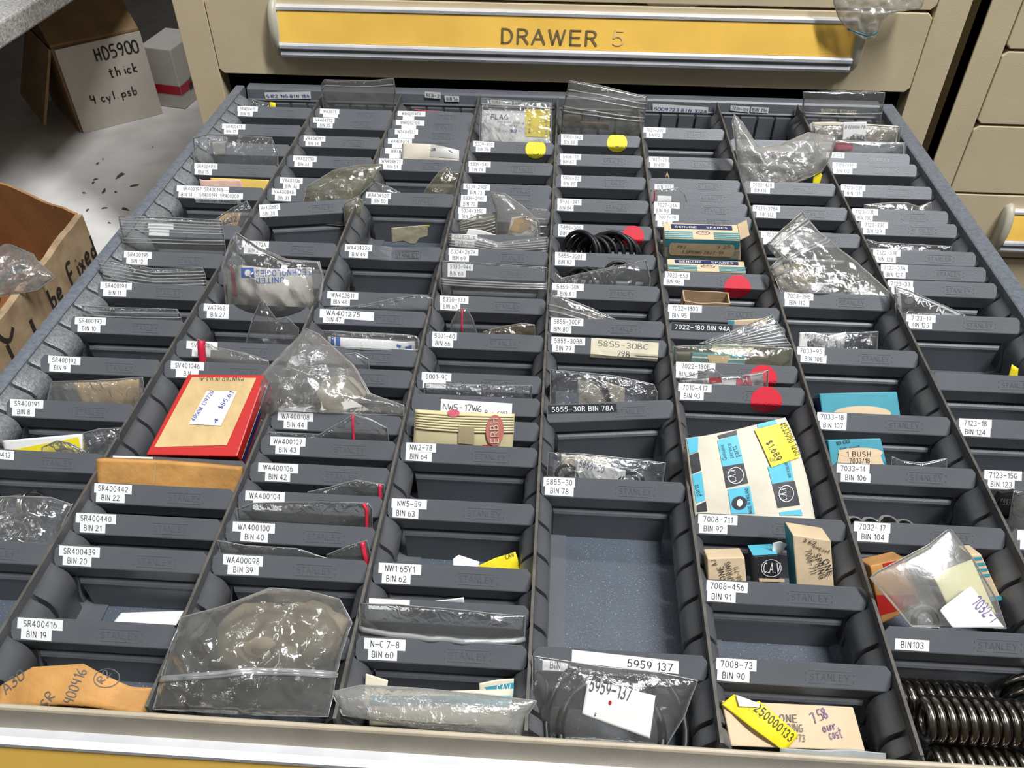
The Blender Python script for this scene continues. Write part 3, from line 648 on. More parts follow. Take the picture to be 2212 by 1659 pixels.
# ================================================================== FILM, PAPER AND BOX BUILDERS
def film(name, tint=(0.95, 0.95, 0.95), haze=0.10, gloss=0.32, rough=0.10, col=(0.8, 0.8, 0.78), bump=0.5, bscale=160, rim=0.5):
    m = bpy.data.materials.new(name); m.use_nodes = True; nt = m.node_tree; L = nt.links
    nt.nodes.remove(nt.nodes['Principled BSDF']); out = nt.nodes['Material Output']
    def N(t): return nt.nodes.new('ShaderNode' + t)
    T = N('BsdfTransparent'); T.inputs[0].default_value = (*tint, 1)
    Df = N('BsdfDiffuse'); Df.inputs[0].default_value = (*col, 1)
    Tr = N('BsdfTranslucent'); Tr.inputs[0].default_value = (*col, 1)
    G = N('BsdfGlossy'); G.inputs['Roughness'].default_value = rough; G.inputs[0].default_value = (1, 1, 1, 1)
    tc = N('TexCoord'); no = N('TexNoise'); no.inputs['Scale'].default_value = bscale; no.inputs['Detail'].default_value = 4; no.inputs['Distortion'].default_value = 1.2
    L.new(tc.outputs['Object'], no.inputs['Vector'])
    bp = N('Bump'); bp.inputs['Strength'].default_value = bump; bp.inputs['Distance'].default_value = 0.002; L.new(no.outputs['Fac'], bp.inputs['Height'])
    for x in (G, Df): L.new(bp.outputs[0], x.inputs['Normal'])
    lw = N('LayerWeight'); lw.inputs[0].default_value = 0.35; L.new(bp.outputs[0], lw.inputs['Normal'])
    pw = N('Math'); pw.operation = 'POWER'; L.new(lw.outputs['Facing'], pw.inputs[0]); pw.inputs[1].default_value = 2.5
    hz = N('Math'); hz.operation = 'MULTIPLY_ADD'; L.new(pw.outputs[0], hz.inputs[0]); hz.inputs[1].default_value = rim; hz.inputs[2].default_value = haze; hz.use_clamp = True
    mx0 = N('MixShader'); mx0.inputs[0].default_value = 0.35; L.new(Df.outputs[0], mx0.inputs[1]); L.new(Tr.outputs[0], mx0.inputs[2])
    mx1 = N('MixShader'); L.new(hz.outputs[0], mx1.inputs[0]); L.new(T.outputs[0], mx1.inputs[1]); L.new(mx0.outputs[0], mx1.inputs[2])
    fr = N('Fresnel'); fr.inputs[0].default_value = 1.45; L.new(bp.outputs[0], fr.inputs['Normal'])
    gl = N('Math'); gl.operation = 'MULTIPLY_ADD'; L.new(fr.outputs[0], gl.inputs[0]); gl.inputs[1].default_value = 1.15; gl.inputs[2].default_value = gloss * 0.10; gl.use_clamp = True
    mx2 = N('MixShader'); L.new(gl.outputs[0], mx2.inputs[0]); L.new(mx1.outputs[0], mx2.inputs[1]); L.new(G.outputs[0], mx2.inputs[2])
    L.new(mx2.outputs[0], out.inputs[0]); return m
CLEAR = film('clear_film', (.97, .97, .97), haze=0.065, gloss=.5, rim=0.36, bump=.4, rough=.07)
CLOUD = film('cloudy_film', (0.95, 0.94, 0.92), 0.15, 0.5, 0.10, (0.66, 0.65, 0.61), .4)
YELF = film('yellowed_film', (0.92, 0.90, 0.82), 0.16, 0.3, 0.10, (0.55, 0.51, 0.38))
GREYF = film('dull_grey_film', (0.86, 0.86, 0.84), 0.17, 0.5, 0.11, (0.46, 0.44, 0.41), 0.5, 90)
SATIN = film('satin_film', (0.93, 0.92, 0.90), 0.20, 0.2, 0.24, (0.52, 0.50, 0.46), .08, rim=.3)
HAZY = film('hazy_film', (0.93, 0.92, 0.90), 0.34, 0.6, 0.13, (0.66, 0.64, 0.60), .5)
FOIL = film('crinkled_film', (0.95, 0.95, 0.96), 0.06, 0.9, 0.09, (0.75, 0.76, 0.78), 0.8, 200)
ZIPM = film('zip_strip_film', (0.95, 0.95, 0.95), 0.34, 0.5, 0.15, (0.80, 0.80, 0.78), 0.1)
REDZ = mat('red_zip_line', (0.55, 0.02, 0.05), 0.4)
TEALZ = mat('teal_zip_line', (0.03, 0.16, 0.20), 0.4)
PAPER = mat('white_paper', (0.78, 0.77, 0.74), 0.65, 0, 0.3, 0.05, 60, 0.15, 200)
CREAM = mat('cream_paper', (0.66, 0.60, 0.46), 0.65, 0, 0.3, 0.14, 50, 0.2, 200)
POSTIT = mat('pale_yellow_paper', (0.72, 0.70, 0.46), 0.65, 0, 0.3, 0.06, 50)
KRAFT = mat('orange_kraft_paper', (0.56, 0.285, 0.085), 0.62, 0, 0.3, 0.26, 45, 0.6, 160)
TANP = mat('tan_kraft_card', (0.50, 0.33, 0.13), 0.62, 0, 0.3, 0.1, 45)
BOARD = mat('cream_carton_board', (0.66, 0.50, 0.32), 0.62, 0, 0.3, 0.12, 60, 0.15, 300)
BUFF = mat('buff_carton_board', (0.60, 0.43, 0.20), 0.6, 0, 0.3, 0.16, 70, 0.4, 260)
BROWN = mat('brown_cardboard', (0.36, 0.23, 0.12), 0.75, 0, 0.25, 0.25, 30, 0.2, 250)
BRIGHTRED = mat('bright_red_print', (0.47, 0.016, 0.012), 0.45)
NAVY = mat('navy_print', (0.012, 0.022, 0.09), 0.5)
TEAL = mat('teal_print', (0.05, 0.285, 0.36), 0.5, 0, 0.4, 0.08, 80)
SKY = mat('sky_blue_print', (0.09, 0.46, 0.60), 0.5, 0, 0.4, 0.08, 80)
BLACKP = mat('black_print', (0.02, 0.02, 0.024), 0.5)
YELP = mat('yellow_sticker_paper', (0.82, 0.66, 0.02), 0.5, 0, 0.4, 0.05, 60)
RUBBER = mat('black_rubber', (0.010, 0.010, 0.011), 0.42, 0, 0.35)
STEEL = mat('polished_steel', (0.62, 0.60, 0.57), 0.22, 1.0, 0.5, 0.15, 120)
SPRING = mat('oiled_spring_steel', (0.30, 0.265, 0.23), 0.24, 1.0, 0.5, 0.2, 60)
BLUEP = mat('blue_print', (0.02, 0.10, 0.42), 0.5)
PINK = mat('pink_print', (0.62, 0.12, 0.16), 0.5)
WOOD = mat('pale_wood', (0.5, 0.36, 0.2), 0.6)
class Plane:
    """a real plane in the drawer: passes through (y at slot k, z mm above the partition tops), leans back by tilt degrees"""
    def __init__(s, k, tilt, z=0.0, amp=0.0, freq=40.0, seed=0, yaw=0.0, sharp=0.5, y=None):
        t = radians(tilt); s.O = Vector((4 * W, slot(k) if y is None else y, ZP + z * .001)); s.R = Vector((1, 0, 0)); s.T = Vector((0, sin(t), cos(t))); s.N = Vector((0, -cos(t), sin(t)))
        if yaw:
            q = Matrix.Rotation(radians(yaw), 3, 'Z'); s.R = q @ s.R; s.T = q @ s.T; s.N = q @ s.N
        s.amp = amp; s.freq = freq; s.seed = Vector((seed * 3.17, seed * 1.7, seed * .9)); s.sharp = sharp
    def at(s, px): return atp(px[0], px[1], s.O, s.N)
    def disp(s, p, extra=0.0):
        if s.amp <= 0: return 0.0
        q = p * s.freq + s.seed
        a = noise.noise(q); b = 1 - 2 * abs(noise.noise(q * 1.9 + Vector((5, 1, 2)))); 
        v = noise.voronoi(q * 1.6)[0]; c = (v[1] - v[0])
        return s.amp * (a * (1 - s.sharp) + s.sharp * (b * .55 - .15 + c * .7 - .3))
    def lift(s, px, off=0.0):
        p = s.at(px); return p + s.N * (s.disp(p) + off)
def coons(pl, pts, cor, nu, nv):
    """grid of plane points inside an outline given clockwise from its top left corner; cor = indices of TL, TR, BR, BL"""
    P3 = [pl.at(p) if not isinstance(p, Vector) else p for p in pts]; n = len(P3)
    def chain(i, j):
        r = [P3[i]]
        while i != j: i = (i + 1) % n; r.append(P3[i])
        return r
    def samp(ch, t):
        ls = [(ch[i + 1] - ch[i]).length for i in range(len(ch) - 1)]; tot = sum(ls) or 1e-9; d = t * tot
        for i, l in enumerate(ls):
            if d <= l or i == len(ls) - 1: return ch[i].lerp(ch[i + 1], min(1, d / l if l > 1e-9 else 0))
            d -= l
    top = chain(cor[0], cor[1]); rt = chain(cor[1], cor[2]); bt = chain(cor[2], cor[3])[::-1]; lf = chain(cor[3], cor[0])[::-1]
    g = []
    for j in range(nv + 1):
        v = j / nv; row = []
        for i in range(nu + 1):
            u = i / nu
            p = samp(top, u) * (1 - v) + samp(bt, u) * v + samp(lf, v) * (1 - u) + samp(rt, v) * u \
                - (P3[cor[0]] * (1 - u) * (1 - v) + P3[cor[1]] * u * (1 - v) + P3[cor[3]] * (1 - u) * v + P3[cor[2]] * u * v)
            row.append(p)
        g.append(row)
    return g
def keep_in(V):
    """keep what lies in the drawer above its floor and behind its front panel"""
    for v in V:
        if v.z < ZF + .0012: v.z = ZF + .0012
        if v.z < ZP + .001 and v.y < YF + .0006: v.y = YF + .0006
def extend(pts, cor, pl, ext):
    """push the lower side of an outline further down its plane, into the bin"""
    P3 = [pl.at(p) for p in pts]; n = len(P3)
    i = cor[2]; ids = [i]
    while i != cor[3]: i = (i + 1) % n; ids.append(i)
    for i in ids:
        e = ext
        zmin = ZF + 0.0025
        if pl.T.z > 1e-3: e = min(e, max(0.0, (P3[i].z - zmin) / pl.T.z))
        P3[i] = P3[i] - pl.T * e
    return P3
def bag(label, k, tilt, pts, cor=(0, 1, 2, 3), m=None, puff=5.0, amp=2.2, freq=38, seed=1, ext=0.016, zips=(), red=None, nu=54, nv=38, cat='plastic bag', group=None, z=0.0, yaw=0.0, sharp=.6, name='plastic_bag', zw=.0011, redm=None, edge_r=.00022, y=None):
    amp *= 1.3 if amp > 1.3 else 1; freq *= 1.25
    pl = Plane(k, tilt, z, amp * .001, freq, seed, yaw, sharp, y)
    P3 = extend(pts, cor, pl, ext); g = coons(pl, P3, cor, nu, nv); m = m or CLEAR
    cen = sum((g[j][i] for j in (0, nv) for i in (0, nu)), Vector()) / 4
    V = []; idF = {}; idB = {}
    def fpos(i, j):
        p = g[j][i]; u, v = i / nu, j / nv; w = max(0.0, sin(pi * u) * sin(pi * v)) ** .6
        return p + pl.N * (pl.disp(p) * (.35 + .65 * w) + puff * .001 * w)
    for j in range(nv + 1):
        for i in range(nu + 1):
            idF[i, j] = len(V); V.append(fpos(i, j))
    for j in range(nv + 1):
        for i in range(nu + 1):
            if i in (0, nu) or j in (0, nv): idB[i, j] = idF[i, j]; continue
            p = g[j][i]; u, v = i / nu, j / nv; w = max(0.0, sin(pi * u) * sin(pi * v)) ** .6
            idB[i, j] = len(V); q = p + Vector((.31, .11, .2))
            V.append(p + pl.N * (pl.disp(q) * .5 * w - puff * .0005 * w - .0008))
    F = []
    for j in range(nv):
        for i in range(nu):
            F.append((idF[i, j], idF[i, j + 1], idF[i + 1, j + 1], idF[i + 1, j])); F.append((idB[i, j], idB[i + 1, j], idB[i + 1, j + 1], idB[i, j + 1]))
    if k > 8: keep_in(V)
    o = mesh(name, V, F, m, None, True, cen); o['_o'] = list(cen)
    tag(o, label, cat, group)
    def along(vv, uu):
        j = min(nv - 1, int(vv * nv)); f = vv * nv - j; i = min(nu - 1, int(uu * nu)); h = uu * nu - i
        a = fpos(i, j).lerp(fpos(i, j + 1), f); b = fpos(i + 1, j).lerp(fpos(i + 1, j + 1), f); return a.lerp(b, h)
    rim_ = [(i, 0) for i in range(nu + 1)] + [(nu, j) for j in range(1, nv + 1)] + [(i, nv) for i in range(nu - 1, -1, -1)] + [(0, j) for j in range(nv - 1, 0, -1)]
    mb = MB(); mb.tube([V[idF[q]] for q in rim_], edge_r, 5, 0, True); mb.build('bright_edge_line', ZIPM, o, True)  # added pale tube imitates the bright line along the film edge
    for zv in zips:
        mb = MB(); mb.tube([along(zv, i / 30) + pl.N * .0003 for i in range(31)], zw * .5, 6); mb.build('zip_strip', ZIPM, o, True)
    if red:
        uu = red; mb = MB()
        if uu[0] == 'v': pts_ = [along(i / 24, uu[1]) for i in range(25)]
        else: pts_ = [along(uu[1], i / 24) for i in range(25)]
        mb.tube([p + pl.N * .0005 for p in pts_], uu[2] * .0005, 6); q = mb.build('zip_line', redm or REDZ, o, True); q['label'] = ('teal' if redm else 'red') + ' zip line along the bag mouth'
    for ob in [o]: del ob['_o']
    o['_o'] = list(cen)
    return o, pl
def sheet(label, k, tilt, pts, cor=(0, 1, 2, 3), m=None, amp=.5, freq=30, seed=3, ext=0.01, th=.00035, puff=0.0, nu=24, nv=16, cat='paper', name='paper_slip', z=0.0, group=None, yaw=0.0, parent=None, sharp=.3, y=None):
    pl = Plane(k, tilt, z, amp * .001, freq, seed, yaw, sharp, y)
    P3 = extend(pts, cor, pl, ext) if ext else [pl.at(p) for p in pts]; g = coons(pl, P3, cor, nu, nv); cen = sum((g[j][i] for j in (0, nv) for i in (0, nu)), Vector()) / 4
    pl.puff = puff
    if puff:
        c0 = cen.copy(); rx = max((p - cen).dot(pl.R) for r in g for p in r); rt = max((p - cen).dot(pl.T) for r in g for p in r); base = Plane.disp
        def d2(p, extra=0.0): 
            a = (p - c0).dot(pl.R) / rx; b = (p - c0).dot(pl.T) / rt
            return base(pl, p) + puff * .001 * max(0, 1 - a * a) * max(0, 1 - .6 * b * b)
        pl.disp = d2
    V = []; F = []; n = (nu + 1) * (nv + 1)
    for lay in (0, 1):
        for j in range(nv + 1):
            for i in range(nu + 1):
                p = g[j][i]; V.append(p + pl.N * (pl.disp(p) - th * lay))
    ix = lambda l, i, j: l * n + j * (nu + 1) + i
    for j in range(nv):
        for i in range(nu):
            F.append((ix(0, i, j), ix(0, i, j + 1), ix(0, i + 1, j + 1), ix(0, i + 1, j))); F.append((ix(1, i, j), ix(1, i + 1, j), ix(1, i + 1, j + 1), ix(1, i, j + 1)))
    for i in range(nu): F.append((ix(0, i, 0), ix(0, i + 1, 0), ix(1, i + 1, 0), ix(1, i, 0))); F.append((ix(0, i, nv), ix(1, i, nv), ix(1, i + 1, nv), ix(0, i + 1, nv)))
    for j in range(nv): F.append((ix(0, 0, j), ix(1, 0, j), ix(1, 0, j + 1), ix(0, 0, j + 1))); F.append((ix(0, nu, j), ix(0, nu, j + 1), ix(1, nu, j + 1), ix(1, nu, j)))
    if k > 8: keep_in(V)
    o = mesh(name, V, F, m or PAPER, parent, True, cen if parent is None else None)
    if parent is None: o['_o'] = list(cen); tag(o, label, cat, group)
    return o, pl
def patch(parent, pl, pts, m, name='printed_panel', off=.0003, cor=(0, 1, 2, 3), nu=8, nv=8, label=None):
    """printed area that follows a sheet"""
    g = coons(pl, pts, cor, nu, nv); V = [p + pl.N * (pl.disp(p) + off) for r in g for p in r]
    F = [(j * (nu + 1) + i, (j + 1) * (nu + 1) + i, (j + 1) * (nu + 1) + i + 1, j * (nu + 1) + i + 1) for j in range(nv) for i in range(nu)]
    o = mesh(name, V, F, m, parent, True)
    if label: o['label'] = label
    return o
def oval(parent, pl, c, rx, ry, m, off=.0005, ring=0.0, name='printed_oval', N=40, rot=0.0):
    """oval (or ring) in picture pixels laid on the plane"""
    V = []; F = []; rs = (0.001, .5, 1.0) if not ring else (1 - ring, 1.0)
    for r in rs:
        for i in range(N):
            a = 2 * pi * i / N; x, y = rx * r * cos(a), ry * r * sin(a); p = pl.at((c[0] + x * cos(rot) - y * sin(rot), c[1] + x * sin(rot) + y * cos(rot))); V.append(p + pl.N * (pl.disp(p) + off))
    for j in range(len(rs) - 1):
        F += [(j * N + i, j * N + (i + 1) % N, (j + 1) * N + (i + 1) % N, (j + 1) * N + i) for i in range(N)]
    return mesh(name, V, F, m, parent, False)
def ink(parent, pl, s, p0, p1, h, m=None, hand=False, pen=.1, off=.0006):
    """line of writing from pixel p0 to pixel p1 (baseline) on a plane, cap height h in millimetres"""
    a = pl.at(p0); b = pl.at(p1); R = (b - a); w = R.length; R.normalize(); U = pl.N.cross(R)
    vs, fs, tw = hand_shape(s, pen) if hand else text_shape(s)
    if not fs: return
    kx = w / tw; V = []
    for x, y in vs:
        p = a + R * (x * kx) + U * (y * h * .001); V.append(p + pl.N * (pl.disp(p) + off))
    return mesh('lettering', V, fs, m or INK, parent)
def carton(label, k, tilt, pts, depth, m, name='carton', cat='box', z=0.0, group=None, yaw=0.0, ext=0.0, y=None, bev=.0006):
    """box with its seen face on a plane (TL, TR, BR, BL pixels), depth in metres away from the viewer"""
    pl = Plane(k, tilt, z, 0, yaw=yaw, y=y); P3 = extend(pts, (0, 1, 2, 3), pl, ext) if ext else [pl.at(p) for p in pts]
    B = [p - pl.N * depth for p in P3]; cen = sum(P3, Vector()) / 4
    mb = MB(); mb.add(P3 + B, [(0, 3, 2, 1), (4, 5, 6, 7), (0, 1, 5, 4), (1, 2, 6, 5), (2, 3, 7, 6), (3, 0, 4, 7)])
    o = mb.build(name, m, None, origin=cen); o['_o'] = list(cen); tag(o, label, cat, group); bevel(o, bev)
    o['_dep'] = depth
    return o, pl, P3, B
class Face:
    """flat frame from three corners: fraction coordinates"""
    amp = 0
    def __init__(s, tl, tr, bl): s.tl, s.a, s.b = tl, tr - tl, bl - tl; s.N = (s.b).cross(s.a).normalized()
    def at(s, q): return s.tl + s.a * q[0] + s.b * q[1]
    def disp(s, p, extra=0): return 0.0
def torus(c, R, r, nrm, n=40, mseg=10):
    nrm = Vector(nrm).normalized(); a = nrm.orthogonal().normalized(); b = nrm.cross(a)
    mb = MB(); mb.tube([Vector(c) + (a * cos(2 * pi * i / n) + b * sin(2 * pi * i / n)) * R for i in range(n)], r, mseg, 0, True); return mb
def clean():
    for o in bpy.data.objects:
        for q in ('_o', '_dep', 'slot'):
            if q in o: del o[q]
# ================================================================== WHAT LIES IN THE BINS
RG = 'black rubber rings in the bins'
# --- first column
bag('small clear bag against the back wall in the first column', 38.6, 15, [(536, 213), (594, 226), (590, 232), (537, 232)], m=CLEAR, amp=1.5, seed=2)
sheet('tiny yellow scrap poking up behind the divider reading BIN 18', 38.4, 20, [(583, 220), (595, 222), (595, 230), (582, 230)], m=YELP, nu=4, nv=4, name='paper_scrap')
bag('crumpled clear bag with taped end lying behind the divider reading BIN 15', 32.4, 28, [(417, 298), (450, 289), (520, 293), (587, 297), (600, 330), (602, 356), (420, 352)], (0, 3, 5, 6), CLEAR, 6, 3.5, 45, 5)
sheet('short strip of clear tape holding the crumpled bag closed', 32.2, 28, [(455, 305), (490, 304), (487, 335), (458, 336)], m=film('tape_film', haze=.3, col=(.75, .72, .62)), nu=6, nv=6, name='tape_strip', cat='tape', ext=0, z=6)
sheet('yellow envelope edge showing behind the divider reading BIN 14', 30.55, 25, [(454, 384), (581, 389), (575, 410), (452, 405)], m=mat('yellow_envelope', (.75, .5, .12), .6), name='envelope', cat='envelope')
o, pl = sheet('pink mottled card in front of the yellow envelope', 30.35, 25, [(430, 386), (436, 389), (520, 389), (532, 405), (435, 405)], (0, 2, 3, 4), m=mat('pink_card', (.70, .45, .36), .6, var=.25, vscale=60), name='card', cat='card')
o, pl = bag('clear bag with a tan tag leaning at the right end beside BIN 14', 27.6, 30, [(448, 486), (500, 450), (533, 434), (543, 452), (520, 495), (455, 495)], (0, 2, 4, 5), CLEAR, 4, 2, 40, 8)
o, pl = sheet('tan tag with marker digits inside a clear bag', 27.9, 30, [(478, 462), (522, 459), (508, 492), (462, 492)], m=TANP, name='tag', cat='tag', ext=.003)
ink(o, pl, '002', (484, 484), (515, 476), 3.4, MARKER, True, .16)
bag('tall clear zip bag with parallel ridges standing behind the divider reading BIN 12', 25.4, 22, [(256, 467), (340, 468), (478, 476), (484, 510), (489, 545), (268, 545), (262, 500)], (0, 2, 4, 5), CLEAR, 4, 1.2, 30, 3, zips=[.05, .1, .15, .2, .25, .38, .44], zw=.0009)
bag('clear zip bag bent into a wave behind the divider reading BIN 11', 23.4, 22, [(208, 560), (250, 565), (330, 580), (437, 578), (443, 590), (449, 613), (300, 612), (230, 606), (222, 590)], (0, 3, 5, 7), CLEAR, 4, 1.6, 26, 4, zips=[.1, .18, .26, .34, .42, .5, .78], zw=.0009)
bag('clear zip bag mouth just showing behind the divider reading BIN 10', 21.4, 22, [(176, 660), (220, 663), (382, 668), (390, 680), (397, 697), (200, 690)], (0, 2, 4, 5), CLEAR, 3, .8, 26, 6, zips=[.12, .24, .36, .48, .6], zw=.0008)
o, pl = sheet('tan card inside the clear bag behind the divider reading BIN 8', 17.8, 30, [(158, 826), (300, 817), (302, 876), (190, 872)], m=TANP, name='card', cat='card')
bag('clear bag around a tan card behind the divider reading BIN 8', 17.5, 30, [(113, 824), (200, 822), (308, 815), (312, 845), (295, 880), (84, 868), (105, 850)], (0, 2, 4, 5), CLOUD, 4, 1.6, 40, 9)
o, pl = sheet('white and yellow envelope behind the divider ending in 413', 15.8, 30, [(5, 952), (178, 937), (182, 978), (14, 974)], m=PAPER, name='envelope', cat='envelope')
patch(o, pl, [(28, 971), (170, 944), (178, 976), (40, 976)], YELP, label='yellow lower flap')
bag('shiny clear bag beside the white and yellow envelope', 15.7, 30, [(180, 935), (215, 926), (261, 924), (255, 955), (228, 985), (176, 978)], (0, 2, 4, 5), FOIL, 5, 3, 50, 10)
bag('small crumpled yellowed bag in front of the white and yellow envelope', 15.4, 25, [(90, 966), (122, 952), (150, 956), (185, 975), (184, 982), (85, 976)], (0, 3, 4, 5), CLEAR, 4, 3, 60, 11)
for i, (px, py, nr, R) in enumerate([(25, 1102, (.9, -.2, .5), .0085), (45, 1098, (.85, -.3, .55), .0085), (70, 1092, (.9, -.1, .4), .0085), (62, 1140, (.15, -.75, .65), .0088), (8, 1140, (.8, -.5, .2), .0085), (115, 1125, (.3, -.6, .7), .008), (28, 1155, (.6, -.5, .6), .008)]):
    c = atz(px, py, ZF + .016); n_ = Vector(nr).normalized(); a = n_.orthogonal().normalized(); b = n_.cross(a); mb = MB(); N = 36; V = []
    for q in range(N):
        d = a * cos(2 * pi * q / N) + b * sin(2 * pi * q / N)
        V += [c + d * R + n_ * .0022, c + d * R - n_ * .0022, c + d * (R - .0016) - n_ * .0022, c + d * (R - .0016) + n_ * .0022]
    mb.add(V, [(q * 4 + e, q * 4 + (e + 1) % 4, ((q + 1) % N) * 4 + (e + 1) % 4, ((q + 1) % N) * 4 + e) for q in range(N) for e in range(4)])
    o = mb.build('metal_ring', STEEL, None, origin=c); tag(o, 'polished metal ring in the clear bag near the left rail', 'ring', 'polished rings in the bag near the left rail'); bevel(o, .0003, 1)
bag('clear bag of polished metal rings in the near end of the first column', 12.6, 52, [(-40, 1075), (30, 1071), (110, 1074), (156, 1090), (140, 1120), (105, 1178), (-50, 1172)], (0, 3, 5, 6), CLEAR, 9, 3, 40, 12, z=-8, ext=.008)
# --- second column
bag('dark shiny clear bag standing at the rear of the second column', 38.7, 8, [(693, 184), (700, 172), (800, 174), (851, 169), (855, 200), (845, 236), (700, 232)], (0, 3, 5, 6), GREYF, 5, 2.2, 34, 13, zips=[.12])
bag('yellowed zip bag draped from the divider reading BIN 31 across to the third column', 29.9, 40, [(660, 405), (680, 392), (720, 368), (770, 357), (827, 355), (810, 385), (775, 425), (742, 445), (648, 440)], (2, 4, 7, 8), YELF, 8, 3.5, 40, 14, zips=[], nu=44, z=4)
bag('limp end of a yellowed bag behind the skewed divider reading BIN 30', 29.0, 30, [(742, 440), (770, 425), (785, 432), (770, 475), (748, 485)], (0, 2, 3, 4), YELF, 4, 2, 50, 15)
o, pl = sheet('dirty white pouch printed upside down in blue, behind the divider reading BIN 27', 22.6, 28, [(488, 588), (520, 572), (600, 580), (672, 577), (676, 610), (682, 664), (494, 655)], (0, 3, 5, 6), m=mat('dirty_white_pouch', (.58, .55, .48), .6, 0, .3, .3, 50, .3, 150), amp=1.2, freq=30, puff=7, name='pouch', cat='pouch')
ink(o, pl, 'UNITED', (619, 597), (560, 599), 3.2, BLUEP); ink(o, pl, 'TECHNOLOGIES', (673, 580), (558, 583), 3.6, BLUEP)
patch(o, pl, [(523, 578), (552, 577), (556, 598), (526, 598)], BLUEP)
oval(o, pl, (540, 588), 7, 7, PAPER, .0007)
patch(o, pl, [(497, 572), (505, 571), (517, 640), (508, 640)], PINK, label='red stripe')
bag('clear zip bag holding the dirty white printed pouch behind the divider reading BIN 27', 22.3, 26, [(500, 512), (512, 502), (560, 535), (620, 560), (690, 565), (700, 600), (680, 668), (492, 658), (478, 575)], (1, 4, 6, 7), CLEAR, 11, 3, 36, 16, nu=44, nv=32)
bag('pointed clear bag standing behind the divider with the SV label', 20.5, 18, [(545, 690), (560, 655), (570, 650), (598, 690), (620, 683), (645, 710), (640, 742), (510, 740)], (1, 5, 6, 7), CLEAR, 7, 3.5, 44, 17)
bag('clear bag with a red stripe at its left, behind the divider reading SV401046', 19.4, 22, [(426, 732), (465, 750), (530, 763), (580, 780), (585, 790), (430, 782)], (0, 3, 4, 5), CLOUD, 4, 1.6, 36, 18, red=('v', .07, 5.0), ext=.006)
o, pl, P3, B = carton('worn red edged buff carton lying tilted in the second column with a price sticker', 15.45, 68, [(406, 808), (573, 810), (512, 986), (315, 982)], .0145, BRIGHTRED, z=2)
patch(o, pl, [(415, 815), (554, 817), (490, 962), (334, 966)], BUFF, nu=14, nv=14, label='buff printed face')
ink(o, pl, 'PRINTED IN U.S.A.', (528, 817), (432, 817), 2.0, INK, off=.0009)
patch(o, pl, [(448, 846), (513, 847), (478, 921), (409, 917)], PAPER, name='price_sticker', off=.0008)
ink(o, pl, '4000M 139720', (421, 912), (464, 848), 2.3, BLUEINK, off=.0012); ink(o, pl, '$55.61', (480, 886), (506, 850), 2.6, BLUEINK, off=.0012); ink(o, pl, '4', (468, 917), (474, 907), 2, BLUEINK, off=.0012)
fc = Face(P3[1], B[1], P3[2])
fr_ = Face(P3[2], P3[1], B[2])
patch(o, fr_, [(.02, .45), (.98, .5), (.98, .8), (.02, .8)], NAVY, off=.0003, label='navy band on the side'); patch(o, fr_, [(.02, .40), (.98, .45), (.98, .5), (.02, .45)], CREAM, off=.0004, label='cream line on the side')
o, pl = sheet('folded orange kraft envelope behind the divider reading BIN 22', 14.4, 30, [(209, 992), (360, 998), (519, 1011), (521, 1020), (503, 1058), (203, 1048)], (0, 2, 4, 5), m=KRAFT, amp=1.0, freq=34, th=.004, name='kraft_envelope', cat='envelope')
patch(o, pl, [(334, 999), (338, 999), (334, 1046), (331, 1046)], TANP, label='glued seam')
o, pl = sheet('white paper slip lying on the floor behind the divider reading BIN 19', 10.6, 80, [(262, 1324), (397, 1319), (380, 1350), (244, 1345)], m=PAPER, z=-40, ext=0, amp=.6)
o, pl = sheet('orange kraft envelope with pencilled numbers at the front of the second column', 8.55, 55, [(0, 1480), (75, 1440), (190, 1432), (235, 1455), (290, 1482), (333, 1486), (310, 1542), (-20, 1530)], (1, 5, 6, 7), m=KRAFT, amp=1.8, freq=26, puff=7, z=-6, name='kraft_envelope', cat='envelope', ext=.012)
ink(o, pl, '400416', (178, 1515), (202, 1446), 4.6, GREYINK, True, .10); ink(o, pl, 'SR', (122, 1528), (140, 1500), 4.6, GREYINK, True, .10); ink(o, pl, 'A30', (14, 1500), (60, 1462), 4.6, GREYINK, True, .1)
oval(o, pl, (243, 1462), 26, 20, GREYINK, .0006, .07); ink(o, pl, 'R2', (236, 1475), (252, 1452), 3.2, GREYINK, True, .1)
# --- third column
bag('small bag with a red seal line behind the divider reading WB02174TX', 38.25, 14, [(895, 236), (1015, 246), (1022, 262), (898, 256)], m=GREYF, puff=2, amp=.6, red=('h', .06, 1.2), ext=.004)
o, pl = sheet('rolled tan paper sleeve lying across the dividers, covering a tape label', 33.55, 40, [(870, 309), (935, 313), (992, 325), (992, 346), (868, 338)], (0, 2, 3, 4), m=mat('glassine_sleeve', (.60, .53, .43), .35, 0, .5, .2, 40), amp=.5, puff=4, name='paper_sleeve', cat='paper sleeve', ext=.004, z=3)
patch(o, pl, [(932, 313), (992, 325), (992, 344), (930, 341)], mat('grey_glassine', (.36, .34, .31), .3), off=.0004, label='grey translucent half')
ink(o, pl, '3 G', (932, 328), (962, 328), 2.4, INK, True, .16); ink(o, pl, '-', (965, 326), (978, 336), 3, INK, True, .2)
bag('clear bag with a sharp fold behind the divider reading BIN 50, right end', 30.5, 28, [(920, 408), (948, 372), (968, 359), (976, 372), (992, 372), (984, 400), (978, 424), (895, 420)], (1, 4, 6, 7), YELF, 6, 3.5, 44, 20, z=2)
bag('small clear bag corner behind the divider reading BIN 50, left end', 30.4, 30, [(792, 410), (810, 393), (838, 402), (868, 418), (865, 424), (795, 420)], (1, 3, 4, 5), CLEAR, 5, 2.5, 50, 21)
